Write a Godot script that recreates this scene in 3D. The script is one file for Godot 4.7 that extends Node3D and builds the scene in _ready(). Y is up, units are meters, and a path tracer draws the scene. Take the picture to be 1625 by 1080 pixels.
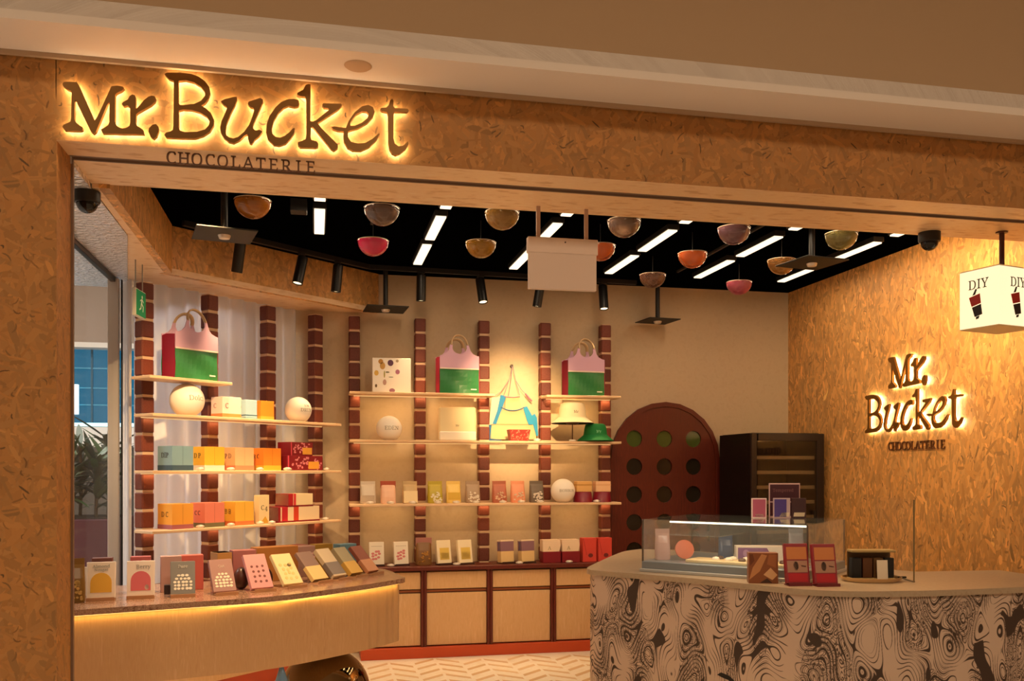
extends Node3D
# A chocolate shop front in a mall. X runs along the shop front, Y is up, depth into the shop is -Z.
const LETTERS := [  # outlines in millimetres on the fascia, holes after
	["M", [-1005,3117,-999,3125,-977,3128,-949,3128,-941,3114,-883,2978,-873,2993,-831,3094,-818,3124,-798,3128,-774,3127,-770,3120,-779,3109,-798,3098,-804,3090,-805,2978,-798,2963,-785,2956,-775,2954,-775,2932,-852,2928,-859,2943,-844,2953,-831,2964,-827,2976,-826,3059,-831,3056,-878,2932,-888,2923,-897,2931,-956,3057,-958,3055,-959,2977,-956,2967,-941,2955,-928,2946,-928,2936,-938,2931,-996,2929,-1005,2942,-1001,2951,-983,2961,-974,2967,-972,2981,-970,3086,-973,3091,-988,3097,-1002,3108], []],
	["r", [-775,2954,-759,2960,-749,2968,-746,2982,-747,3038,-751,3047,-759,3050,-772,3046,-779,3054,-774,3063,-756,3075,-749,3089,-739,3097,-728,3095,-725,3086,-724,3040,-718,3044,-693,3078,-676,3093,-663,3099,-650,3097,-646,3089,-650,3075,-666,3058,-693,3040,-716,3024,-723,3016,-725,2984,-721,2970,-706,2962,-695,2953,-692,2937,-775,2932], []],
	[".", [-676,2949,-673,2964,-660,2979,-645,2983,-636,2972,-636,2952,-643,2932,-656,2920,-668,2929], []],
	["B", [-613,3193,-603,3200,-539,3205,-506,3203,-479,3195,-452,3178,-435,3155,-431,3130,-439,3105,-452,3086,-467,3074,-449,3065,-428,3046,-416,3020,-417,2997,-432,2969,-459,2948,-492,2935,-556,2931,-606,2930,-613,2940,-608,2950,-589,2957,-580,2964,-578,2980,-576,3167,-583,3170,-596,3174], [[-557,3170,-529,3175,-496,3169,-469,3154,-452,3132,-453,3116,-469,3094,-496,3079,-543,3070,-552,3071,-557,3077], [-556,3046,-539,3052,-506,3053,-472,3045,-445,3030,-434,3013,-437,2995,-452,2976,-482,2964,-533,2958,-551,2963,-556,2975]]],
	["u", [-389,3099,-374,3109,-343,3120,-325,3124,-323,3115,-331,3089,-350,3049,-366,3005,-370,2976,-366,2958,-354,2949,-337,2947,-319,2955,-295,2978,-275,3008,-261,3045,-254,3074,-258,3083,-270,3086,-280,3097,-277,3107,-251,3118,-230,3127,-218,3122,-217,3113,-228,3084,-247,3039,-258,3010,-258,2995,-247,2987,-232,2992,-220,2985,-233,2965,-251,2949,-264,2929,-273,2932,-279,2951,-281,2969,-292,2964,-313,2941,-337,2927,-357,2931,-377,2947,-389,2967,-392,2988,-386,3017,-372,3050,-364,3072,-366,3079,-377,3085], []],
	["c", [-70,3129,-67,3115,-71,3105,-87,3100,-113,3104,-132,3094,-154,3071,-173,3035,-181,3003,-179,2980,-166,2967,-147,2965,-128,2974,-109,2991,-92,3011,-86,3010,-88,2991,-102,2967,-124,2941,-151,2930,-173,2932,-198,2955,-205,2982,-203,3017,-192,3052,-166,3093,-143,3117,-117,3131,-90,3135,-75,3133], []],
	["k", [-75,3163,-52,3177,-41,3198,-30,3204,-20,3203,-20,3160,-21,3047,-11,3044,5,3053,58,3101,53,3108,35,3108,28,3118,32,3127,74,3129,109,3132,112,3125,97,3106,9,3040,28,3016,95,2954,95,2939,78,2925,66,2932,-7,3017,-18,3026,-20,2977,-16,2965,5,2961,12,2952,12,2938,1,2933,-64,2930,-73,2938,-74,2951,-56,2958,-41,2967,-38,2987,-39,3139,-43,3149,-64,3149,-77,3155], []],
	["e", [68,3027,78,3031,128,3028,143,3064,167,3100,198,3128,225,3136,245,3128,253,3109,245,3085,221,3057,182,3032,147,3019,138,3013,138,2989,151,2970,179,2965,210,2969,241,2989,271,3017,274,3012,261,2987,229,2953,194,2934,159,2932,136,2942,120,2968,118,2995,120,3013,97,3013,74,3019], [[151,3061,171,3090,198,3106,218,3106,227,3097,221,3079,198,3057,167,3041,149,3039,147,3049]]],
	["t", [276,3122,282,3128,302,3131,312,3142,320,3164,328,3172,334,3164,334,3140,340,3132,395,3134,401,3127,395,3120,340,3116,335,3108,334,3000,340,2977,356,2966,375,2970,397,2991,400,2981,387,2956,363,2935,344,2926,328,2932,316,2951,312,2975,310,3098,306,3111,284,3114], []],
]

var taken := {}
var mcache := {}
var wood_mats := {}
var brick_mats := []
var rng := RandomNumberGenerator.new()
const WARM := Color(1.0, 0.87, 0.71)
const TURN := 0.7515          # the slanted shelf wall: its local x runs along the wall, its local z into the shop
const WARM_LED := Color(1.0, 0.80, 0.52)

# ---------------------------------------------------------------- small helpers
func P(x: float, y: float, d: float) -> Vector3:
	return Vector3(x, y, -d)

func numbered(called: String) -> String:
	if not taken.has(called):
		taken[called] = 0
		return called
	taken[called] += 1
	return "%s_%03d" % [called, taken[called]]

func tag(o: Node, label: String, category: String, group := "", kind := "") -> Node:
	if label != "":
		o.set_meta("label", label)
	if category != "":
		o.set_meta("category", category)
	if group != "":
		o.set_meta("group", group)
	if kind != "":
		o.set_meta("kind", kind)
	return o

func thing(called: String, label: String, category: String, at := Vector3.ZERO, turn := 0.0, group := "") -> Node3D:
	var o := Node3D.new()
	o.name = numbered(called)
	add_child(o)
	o.position = at
	o.rotation.y = turn
	tag(o, label, category, group)
	return o

func struct_root(called: String, label: String, category := "") -> Node3D:
	var o := Node3D.new()
	o.name = called
	add_child(o)
	tag(o, label, category, "", "structure")
	return o

func mat(hex: String, rough := 0.6, metal := 0.0) -> StandardMaterial3D:
	var key := "%s_%.2f_%.2f" % [hex, rough, metal]
	if mcache.has(key):
		return mcache[key]
	var m := StandardMaterial3D.new()
	m.albedo_color = Color(hex)
	m.roughness = rough
	m.metallic = metal
	mcache[key] = m
	return m

func glow(c: Color, energy: float) -> StandardMaterial3D:
	var m := StandardMaterial3D.new()
	m.albedo_color = Color(0.9, 0.88, 0.84)
	m.emission_enabled = true
	m.emission = c
	m.emission_energy_multiplier = energy
	return m

func pane_mat(c: Color, alpha: float, rough := 0.02, shine := 0.5) -> StandardMaterial3D:
	var m := StandardMaterial3D.new()
	m.transparency = BaseMaterial3D.TRANSPARENCY_ALPHA
	m.albedo_color = Color(c.r, c.g, c.b, alpha)
	m.roughness = rough
	m.metallic_specular = shine
	return m

func S() -> SurfaceTool:
	var st := SurfaceTool.new()
	st.begin(Mesh.PRIMITIVE_TRIANGLES)
	return st

func tri(st: SurfaceTool, a: Vector3, b: Vector3, c: Vector3, n: Vector3) -> void:
	st.set_normal(n)
	if (b - a).cross(c - a).dot(n) > 0.0:
		st.add_vertex(a); st.add_vertex(c); st.add_vertex(b)
	else:
		st.add_vertex(a); st.add_vertex(b); st.add_vertex(c)

func quad(st: SurfaceTool, a: Vector3, b: Vector3, c: Vector3, d: Vector3, n: Vector3) -> void:
	tri(st, a, b, c, n)
	tri(st, a, c, d, n)

# smooth triangle with its own normals
func stri(st: SurfaceTool, v: Array, n: Array) -> void:
	var order := [0, 1, 2]
	if (v[1] - v[0]).cross(v[2] - v[0]).dot(n[0] + n[1] + n[2]) > 0.0:
		order = [0, 2, 1]
	for i in order:
		st.set_normal(n[i])
		st.add_vertex(v[i])

# a box with chamfered edges; c is its centre
func box(st: SurfaceTool, c: Vector3, size: Vector3, bev := 0.0, bs := Basis.IDENTITY) -> void:
	var h := size * 0.5
	var b := minf(bev, minf(h.x, minf(h.y, h.z)) * 0.6)
	var ax := [Vector3.RIGHT, Vector3.UP, Vector3.BACK]
	for i in 3:
		var j := (i + 1) % 3
		var k := (i + 2) % 3
		for s in [-1.0, 1.0]:
			var n: Vector3 = ax[i] * s
			var p := []
			for q in [[-1, -1], [1, -1], [1, 1], [-1, 1]]:
				p.append(c + bs * (ax[i] * (s * h[i]) + ax[j] * (q[0] * (h[j] - b)) + ax[k] * (q[1] * (h[k] - b))))
			quad(st, p[0], p[1], p[2], p[3], bs * n)
		if b > 0.0:
			for s in [-1.0, 1.0]:
				for t in [-1.0, 1.0]:
					var e := []
					for q in [[0.0, 1.0, -1.0], [1.0, 0.0, -1.0], [1.0, 0.0, 1.0], [0.0, 1.0, 1.0]]:
						e.append(c + bs * (ax[i] * (s * (h[i] - b * q[0])) + ax[j] * (t * (h[j] - b * q[1])) + ax[k] * (q[2] * (h[k] - b))))
					quad(st, e[0], e[1], e[2], e[3], bs * ((ax[i] * s + ax[j] * t).normalized()))
	if b > 0.0:
		for x in [-1.0, 1.0]:
			for y in [-1.0, 1.0]:
				for z in [-1.0, 1.0]:
					tri(st, c + bs * Vector3(x * h.x, y * (h.y - b), z * (h.z - b)), c + bs * Vector3(x * (h.x - b), y * h.y, z * (h.z - b)), c + bs * Vector3(x * (h.x - b), y * (h.y - b), z * h.z), bs * Vector3(x, y, z).normalized())

# a flat outline pushed from z0 to z1 and placed by xf
func extr(st: SurfaceTool, poly: PackedVector2Array, z0: float, z1: float, xf := Transform3D.IDENTITY, smooth_side := false) -> void:
	var ids := Geometry2D.triangulate_polygon(poly)
	for i in range(0, ids.size(), 3):
		var a := poly[ids[i]]
		var b := poly[ids[i + 1]]
		var c := poly[ids[i + 2]]
		tri(st, xf * Vector3(a.x, a.y, z1), xf * Vector3(b.x, b.y, z1), xf * Vector3(c.x, c.y, z1), (xf.basis * Vector3(0, 0, 1)).normalized())
		tri(st, xf * Vector3(a.x, a.y, z0), xf * Vector3(b.x, b.y, z0), xf * Vector3(c.x, c.y, z0), (xf.basis * Vector3(0, 0, -1)).normalized())
	var s := 1.0 if Geometry2D.is_polygon_clockwise(poly) else -1.0
	var n := poly.size()
	var ns := []
	for i in n:
		var t := (poly[(i + 1) % n] - poly[i]).normalized()
		ns.append(Vector2(-t.y, t.x) * s)
	for i in n:
		var a := poly[i]
		var b := poly[(i + 1) % n]
		var na: Vector2 = ns[i]
		var nb: Vector2 = ns[i]
		if smooth_side:
			var before: Vector2 = ns[(i + n - 1) % n]
			var after: Vector2 = ns[(i + 1) % n]
			if before.dot(na) > 0.7: na = (before + na).normalized()
			if after.dot(nb) > 0.7: nb = (after + nb).normalized()
		var A := (xf.basis * Vector3(na.x, na.y, 0)).normalized()
		var C := (xf.basis * Vector3(nb.x, nb.y, 0)).normalized()
		var p := [xf * Vector3(a.x, a.y, z0), xf * Vector3(b.x, b.y, z0), xf * Vector3(b.x, b.y, z1), xf * Vector3(a.x, a.y, z1)]
		stri(st, [p[0], p[1], p[2]], [A, C, C])
		stri(st, [p[0], p[2], p[3]], [A, C, A])

# a turned shape; profile points are (radius, height)
func lathe(st: SurfaceTool, prof: Array, seg := 24, xf := Transform3D.IDENTITY) -> void:
	var nn := []
	for i in prof.size():
		var a: Vector2 = prof[maxi(i - 1, 0)]
		var b: Vector2 = prof[mini(i + 1, prof.size() - 1)]
		var t := (b - a).normalized()
		nn.append(Vector2(t.y, -t.x))
	for i in prof.size() - 1:
		var sharp: Vector2 = prof[i + 1] - prof[i]
		var flat := Vector2(sharp.normalized().y, -sharp.normalized().x)
		var n0: Vector2 = nn[i] if nn[i].dot(flat) > 0.8 else flat
		var n1: Vector2 = nn[i + 1] if nn[i + 1].dot(flat) > 0.8 else flat
		for k in seg:
			var c0 := Vector2.from_angle(TAU * k / seg)
			var c1 := Vector2.from_angle(TAU * (k + 1) / seg)
			var f := func(p: Vector2, c: Vector2) -> Vector3: return xf * Vector3(p.x * c.x, p.y, p.x * c.y)
			var g := func(q: Vector2, c: Vector2) -> Vector3: return (xf.basis * Vector3(q.x * c.x, q.y, q.x * c.y)).normalized()
			var v := [f.call(prof[i], c0), f.call(prof[i], c1), f.call(prof[i + 1], c1), f.call(prof[i + 1], c0)]
			var n := [g.call(n0, c0), g.call(n0, c1), g.call(n1, c1), g.call(n1, c0)]
			if prof[i].x > 0.00001: stri(st, [v[0], v[1], v[2]], [n[0], n[1], n[2]])
			if prof[i + 1].x > 0.00001: stri(st, [v[0], v[2], v[3]], [n[0], n[2], n[3]])

# a round bar through points
func tube(st: SurfaceTool, pts: Array, r: float, seg := 8, flat := 1.0) -> void:
	var rings := []
	var norms := []
	var side := Vector3.ZERO
	for i in pts.size():
		var t: Vector3 = (pts[mini(i + 1, pts.size() - 1)] - pts[maxi(i - 1, 0)]).normalized()
		if side == Vector3.ZERO:
			side = t.cross(Vector3.UP) if absf(t.y) < 0.9 else t.cross(Vector3.RIGHT)
		side = (side - t * side.dot(t)).normalized()
		var up := side.cross(t).normalized()
		var ring := []
		var nr := []
		for k in seg:
			var a := TAU * k / seg
			ring.append(pts[i] + side * (cos(a) * r) + up * (sin(a) * r * flat))
			nr.append((side * cos(a) + up * sin(a) / flat).normalized())
		rings.append(ring)
		norms.append(nr)
	for i in pts.size() - 1:
		for k in seg:
			var l := (k + 1) % seg
			stri(st, [rings[i][k], rings[i][l], rings[i + 1][l]], [norms[i][k], norms[i][l], norms[i + 1][l]])
			stri(st, [rings[i][k], rings[i + 1][l], rings[i + 1][k]], [norms[i][k], norms[i + 1][l], norms[i + 1][k]])
	for e in [0, pts.size() - 1]:
		var out: Vector3 = ((pts[0] - pts[1]) if e == 0 else (pts[e] - pts[e - 1])).normalized()
		for k in seg:
			tri(st, pts[e], rings[e][k], rings[e][(k + 1) % seg], out)

func put(st: SurfaceTool, called: String, m: Material, parent: Node = self) -> MeshInstance3D:
	var o := MeshInstance3D.new()
	o.mesh = st.commit()
	o.material_override = m
	o.name = numbered(called) if parent == self else called
	o.cast_shadow = GeometryInstance3D.SHADOW_CASTING_SETTING_ON
	parent.add_child(o, true)
	return o

func pbox(parent: Node, called: String, c: Vector3, size: Vector3, m: Material, bev := 0.003, bs := Basis.IDENTITY) -> MeshInstance3D:
	var st := S()
	box(st, c, size, bev, bs)
	return put(st, called, m, parent)

func solid(called: String, c: Vector3, size: Vector3, m: Material, label: String) -> MeshInstance3D:
	var st := S()
	box(st, c, size)
	var o := put(st, called, m)
	tag(o, label, "", "", "structure")
	return o

func font(serif: bool) -> SystemFont:
	var f := SystemFont.new()
	f.font_names = PackedStringArray(["Droid Serif"] if serif else ["Droid Sans"])
	return f

# lettering standing in the local xy plane, facing +z; bend > 0 wraps it onto a ball of that radius round the local origin
func lettering(parent: Node, words: String, height: float, m: Material, xf: Transform3D, thick := 0.001, serif := true, bend := 0.0, called := "lettering") -> MeshInstance3D:
	var t := TextMesh.new()
	t.text = words
	t.font = font(serif)
	t.font_size = 48
	t.pixel_size = height / 34.0
	t.depth = thick
	t.curve_step = 2.0
	var arr: Array = t.get_mesh_arrays()
	var o := MeshInstance3D.new()
	var v: PackedVector3Array = arr[Mesh.ARRAY_VERTEX]
	for i in v.size():
		var p := v[i]
		if bend > 0.0:
			var q := Vector3(p.x, p.y, 0)
			q = (q + Vector3(0, 0, sqrt(maxf(bend * bend - p.x * p.x - p.y * p.y, 0.0001)))).normalized() * (bend + p.z)
			p = q
		v[i] = xf * p
	var nn: PackedVector3Array = arr[Mesh.ARRAY_NORMAL]
	for i in nn.size():
		nn[i] = (xf.basis * nn[i]).normalized()
	arr[Mesh.ARRAY_VERTEX] = v
	arr[Mesh.ARRAY_NORMAL] = nn
	arr[Mesh.ARRAY_TANGENT] = null
	var am := ArrayMesh.new()
	am.add_surface_from_arrays(Mesh.PRIMITIVE_TRIANGLES, arr)
	o.mesh = am
	o.material_override = m
	o.name = called
	parent.add_child(o, true)
	return o

func spline(ctrl: Array, per := 8, closed := false) -> PackedVector2Array:
	var out := PackedVector2Array()
	var n := ctrl.size()
	for i in (n if closed else n - 1):
		var p0: Vector2 = ctrl[(i - 1 + n) % n] if closed else ctrl[maxi(i - 1, 0)]
		var p1: Vector2 = ctrl[i]
		var p2: Vector2 = ctrl[(i + 1) % n]
		var p3: Vector2 = ctrl[(i + 2) % n] if closed else ctrl[mini(i + 2, n - 1)]
		for k in per:
			out.append(p1.cubic_interpolate(p2, p0, p3, float(k) / per))
	if not closed:
		out.append(ctrl[n - 1])
	return out

func circle(c: Vector2, rx: float, ry := -1.0, n := 16) -> PackedVector2Array:
	var out := PackedVector2Array()
	for k in n:
		var a := TAU * k / n
		out.append(c + Vector2(cos(a) * rx, sin(a) * (rx if ry < 0.0 else ry)))
	return out

func arch(w: float, h: float, y0: float) -> PackedVector2Array:
	var out := PackedVector2Array([Vector2(-w / 2, y0), Vector2(w / 2, y0)])
	for k in 13:
		var a := PI * k / 12.0
		out.append(Vector2(cos(a) * w / 2, y0 + h - w / 2 + sin(a) * w / 2))
	return out

# ---------------------------------------------------------------- computed textures
func bytes_texture(data: PackedByteArray, w: int, h: int, fmt: int) -> ImageTexture:
	var im := Image.create_from_data(w, h, false, fmt, data)
	im.generate_mipmaps()
	return ImageTexture.create_from_image(im)

# pressed wood strands: returns [colour texture, height image texture]
func strands(sd: int, n: int, spread: float, contrast: float, flecks: int) -> Array:
	var r := RandomNumberGenerator.new()
	r.seed = sd
	var W := 1024
	var col := PackedByteArray()
	col.resize(W * W * 3)
	var hgt := PackedByteArray()
	hgt.resize(W * W)
	for i in W * W:
		col[i * 3] = 208; col[i * 3 + 1] = 163; col[i * 3 + 2] = 110
		hgt[i] = 110
	for k in n + flecks:
		var fleck := k >= n
		var a := PI / 2 + r.randfn() * spread
		if r.randf() < 0.12:
			a = r.randf() * PI
		var L := int(r.randf_range(40, 105)) if not fleck else int(r.randf_range(10, 40))
		var B := int(r.randf_range(6, 22)) if not fleck else int(r.randf_range(3, 6))
		var tone := 1.0 + r.randfn() * contrast
		if fleck:
			tone = r.randf_range(0.55, 0.85)
		var red := r.randf_range(-5, 5)
		var cr := clampi(int(208 * tone + red), 30, 255)
		var cg := clampi(int(163 * tone), 20, 255)
		var cb := clampi(int(110 * tone - red), 10, 255)
		var hh := clampi(int(r.randf_range(85, 180)), 0, 255)
		var dx := cos(a)
		var dy := sin(a)
		var ox := r.randf() * W
		var oy := r.randf() * W
		var bow := r.randf_range(-6, 6)
		for i in L * 2:
			var t := i * 0.5
			var f := t / L
			var half := B * 0.5 * minf(1.0, 4.0 * minf(f, 1.0 - f) + 0.25)
			var bx := ox + dx * t - dy * sin(f * PI) * bow
			var by := oy + dy * t + dx * sin(f * PI) * bow
			var j := -half
			while j < half:
				var ix := int(bx - dy * j) & 1023
				var iy := int(by + dx * j) & 1023
				var q := iy * W + ix
				col[q * 3] = cr; col[q * 3 + 1] = cg; col[q * 3 + 2] = cb
				hgt[q] = hh
				j += 0.9
	var him := Image.create_from_data(W, W, false, Image.FORMAT_L8, hgt)
	var nim: Image = him.duplicate()
	nim.convert(Image.FORMAT_RGBA8)
	nim.bump_map_to_normal_map(1.6)
	return [bytes_texture(col, W, W, Image.FORMAT_RGB8), ImageTexture.create_from_image(nim)]

func board_mat(tex: Array, tint: Color, rough: float, bump: float, scale: float) -> StandardMaterial3D:
	var m := StandardMaterial3D.new()
	m.albedo_texture = tex[0]
	m.albedo_color = tint
	m.roughness = rough
	m.uv1_triplanar = true
	m.uv1_world_triplanar = true
	m.uv1_scale = Vector3.ONE * scale
	if bump > 0.0:
		m.normal_enabled = true
		m.normal_texture = tex[1]
		m.normal_scale = bump
	return m

# printed marbling on the counter front: dark contour lines and blots on a pale ground
func marbling() -> ImageTexture:
	var W := 2000
	var H := 560
	var a := FastNoiseLite.new()
	a.seed = 11
	a.noise_type = FastNoiseLite.TYPE_SIMPLEX_SMOOTH
	a.frequency = 0.0062
	a.fractal_type = FastNoiseLite.FRACTAL_NONE
	a.domain_warp_enabled = true
	a.domain_warp_amplitude = 22.0
	a.domain_warp_frequency = 0.011
	a.domain_warp_fractal_type = FastNoiseLite.DOMAIN_WARP_FRACTAL_NONE
	var b := FastNoiseLite.new()
	b.seed = 5
	b.noise_type = FastNoiseLite.TYPE_SIMPLEX_SMOOTH
	b.frequency = 0.0048
	b.fractal_type = FastNoiseLite.FRACTAL_NONE
	var c := FastNoiseLite.new()
	c.seed = 8
	c.noise_type = FastNoiseLite.TYPE_SIMPLEX_SMOOTH
	c.frequency = 0.026
	c.fractal_type = FastNoiseLite.FRACTAL_NONE
	var data := PackedByteArray()
	data.resize(W * H * 3)
	var g := FastNoiseLite.new()
	g.seed = 17
	g.noise_type = FastNoiseLite.TYPE_SIMPLEX_SMOOTH
	g.frequency = 0.0085
	g.fractal_type = FastNoiseLite.FRACTAL_NONE
	for y in H:
		for x in W:
			var n := a.get_noise_2d(x * 1.15, y * 0.62)
			var m := b.get_noise_2d(x * 1.3, y * 0.8)
			var p := g.get_noise_2d(x * 1.3, y * 0.6)
			var q := n * 5.2 + p * 1.1 + 0.3
			var f := absf(q - floorf(q) - 0.5)
			var wid := clampf(0.075 + 0.10 * p + 0.05 * m, 0.0, 0.16)
			var dark := (1.0 - smoothstep(wid, wid + 0.05, f)) * smoothstep(0.0, 0.02, wid)
			# a thinner companion line beside the broad ones
			dark = maxf(dark, 0.8 * (1.0 - smoothstep(0.022, 0.05, absf(f - 0.30))) * smoothstep(-0.25, 0.05, m))
			if m > 0.26:
				var e := c.get_noise_2d(x * 1.1, y * 0.62) * 2.6
				dark = maxf(dark, 0.85 * (1.0 - smoothstep(0.10, 0.18, absf(e - floorf(e) - 0.5))))
			if p > 0.52 and n < 0.2:
				dark = maxf(dark, smoothstep(0.52, 0.55, p))
			var i := (y * W + x) * 3
			data[i] = int(lerpf(210, 66, dark)); data[i + 1] = int(lerpf(186, 50, dark)); data[i + 2] = int(lerpf(168, 42, dark))
	return bytes_texture(data, W, H, Image.FORMAT_RGB8)

func speckle(hexes: Array, sd: int, freq: float, wide := 1.0) -> ImageTexture:
	var W := 512
	var nz := FastNoiseLite.new()
	nz.seed = sd
	nz.frequency = freq
	nz.fractal_octaves = 4
	var cols := []
	for h in hexes:
		cols.append(Color(h))
	var im := Image.create(W, W, false, Image.FORMAT_RGB8)
	for y in W:
		for x in W:
			# four samples blended so that the picture repeats without a seam
			var u := float(x) / W
			var v := float(y) / W
			var n := lerpf(lerpf(nz.get_noise_2d(x * wide, y), nz.get_noise_2d((x - W) * wide, y), u), lerpf(nz.get_noise_2d(x * wide, y - W), nz.get_noise_2d((x - W) * wide, y - W), u), v)
			var t := clampf(n * 1.4 + 0.5, 0.0, 0.999) * (cols.size() - 1)
			im.set_pixel(x, y, cols[int(t)].lerp(cols[int(t) + 1], t - int(t)))
	im.generate_mipmaps()
	return ImageTexture.create_from_image(im)

func surf(tex: Texture2D, rough: float, scale: Vector3, tint := Color.WHITE) -> StandardMaterial3D:
	var m := StandardMaterial3D.new()
	m.albedo_texture = tex
	m.albedo_color = tint
	m.roughness = rough
	m.uv1_triplanar = true
	m.uv1_world_triplanar = true
	m.uv1_scale = scale
	return m

# ---------------------------------------------------------------- lights
func area_light(parent: Node, at: Vector3, turn: Vector3, size: Vector2, energy: float, c: Color) -> void:
	var l := AreaLight3D.new()
	l.area_size = size
	l.light_energy = energy
	l.light_color = c
	l.area_range = 30.0
	l.area_attenuation = 2.0
	l.shadow_enabled = true
	l.name = "light"
	parent.add_child(l, true)
	l.position = at
	l.rotation = turn

func _ready() -> void:
	rng.seed = 7
	# ------------------------------------------------ camera
	var cam := Camera3D.new()
	cam.name = "camera"
	add_child(cam)
	cam.position = Vector3(0, 1.55, 0)
	cam.rotation.y = -atan(312.0 / 1440.0)
	cam.near = 0.05
	cam.far = 80.0
	cam.set_frustum(0.05 * 1080.0 / 1440.0, Vector2(0, 0.05 * 205.0 / 1440.0), 0.05, 80.0)
	cam.current = true
	# ------------------------------------------------ environment
	var env := Environment.new()
	env.background_mode = Environment.BG_COLOR
	env.background_color = Color(0.02, 0.02, 0.02)
	env.tonemap_mode = Environment.TONE_MAPPER_LINEAR
	env.tonemap_exposure = EXPOSURE
	env.sdfgi_enabled = true
	env.ssao_enabled = true
	env.ssil_enabled = true
	var we := WorldEnvironment.new()
	we.environment = env
	add_child(we)
	mall_lamps()
	# ------------------------------------------------ materials
	var face := strands(3, 4200, 1.1, 0.055, 170)
	var wall := strands(9, 4000, 0.40, 0.095, 120)
	wood_mats.face = board_mat(face, Color(0.84, 0.75, 0.60), 0.62, 0.25, 0.75)
	wood_mats.inner = board_mat(wall, Color(0.98, 0.93, 0.82), 0.50, 1.0, 0.66)
	wood_mats.soffit = surf(speckle(["#d9ac7c", "#ecc698", "#f0cea4", "#edc89c", "#f2d4ae"], 27, 0.03, 0.35), 0.42, Vector3(1.1, 1.1, 1.1))
	wood_mats.veneer = surf(speckle(["#c69a6c", "#d0a678", "#caa071", "#d8b086"], 21, 0.012, 7.0), 0.55, Vector3(1.6, 0.9, 1.6))
	wood_mats.light = surf(speckle(["#d2a877", "#dab384", "#d6ad7c", "#dfba8d"], 22, 0.012, 5.0), 0.5, Vector3(1.4, 0.8, 1.4))
	wood_mats.shelf = surf(speckle(["#d9b48a", "#e2c09a", "#dcb88f"], 23, 0.02, 0.4), 0.5, Vector3(1.2, 1.2, 1.2))
	wood_mats.red = surf(speckle(["#551a0c", "#61200f", "#5a1c0d", "#6a2512"], 24, 0.012, 6.0), 0.42, Vector3(1.5, 0.8, 1.5))
	wood_mats.stone = surf(speckle(["#7a5340", "#a37b62", "#b8937a", "#8a624c", "#c7a58c"], 25, 0.035), 0.16, Vector3(2.4, 2.4, 2.4))
	wood_mats.plaster = surf(speckle(["#c3ac8e", "#c8b294", "#c5af91"], 26, 0.03), 0.85, Vector3(0.8, 0.8, 0.8))
	build_shell()
	build_header_sign()
	build_ceiling_things()
	build_slanted_wall()
	build_back_wall()
	build_table()
	build_counter()
	build_hanging_things()
	build_outside()

const EXPOSURE := 1.0

# ---------------------------------------------------------------- the mall's own lamps, over the walkway behind the camera; planter panel added as curtain backlight
func mall_lamps() -> void:
	var n := 0
	for s in [[-3.2, -1.4, 11.0], [1.2, -1.4, 11.0], [5.4, -1.4, 11.0], [-4.6, 6.2, 26.0], [-3.0, 9.6, 24.0]]:
		var o := thing("ceiling_panel", ["square glowing ceiling panel over the walkway by the left pillar", "square glowing ceiling panel over the walkway before the shop opening", "square glowing ceiling panel over the walkway before the counter", "square glowing ceiling panel above the side walkway near the glass", "square glowing ceiling panel above the planter"][n], "ceiling light", P(s[0], 5.1, s[1]), 0.0, "walkway ceiling panels")
		pbox(o, "frame", Vector3(0, 0.03, 0), Vector3(1.3, 0.06, 1.3), mat("#8a8580", 0.5))
		pbox(o, "diffuser", Vector3(0, -0.01, 0), Vector3(1.2, 0.02, 1.2), glow(MALL_TONE[0] if n < 3 else MALL_TONE[1], 1.0), 0.0)
		area_light(o, Vector3(0, -0.03, 0), Vector3(-PI / 2, 0, 0), Vector2(1.2, 1.2), s[2], MALL_TONE[0] if n < 3 else MALL_TONE[1])
		n += 1

const MALL_TONE := [Color(1.0, 0.88, 0.73), Color(1.0, 0.98, 0.95)]

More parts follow.
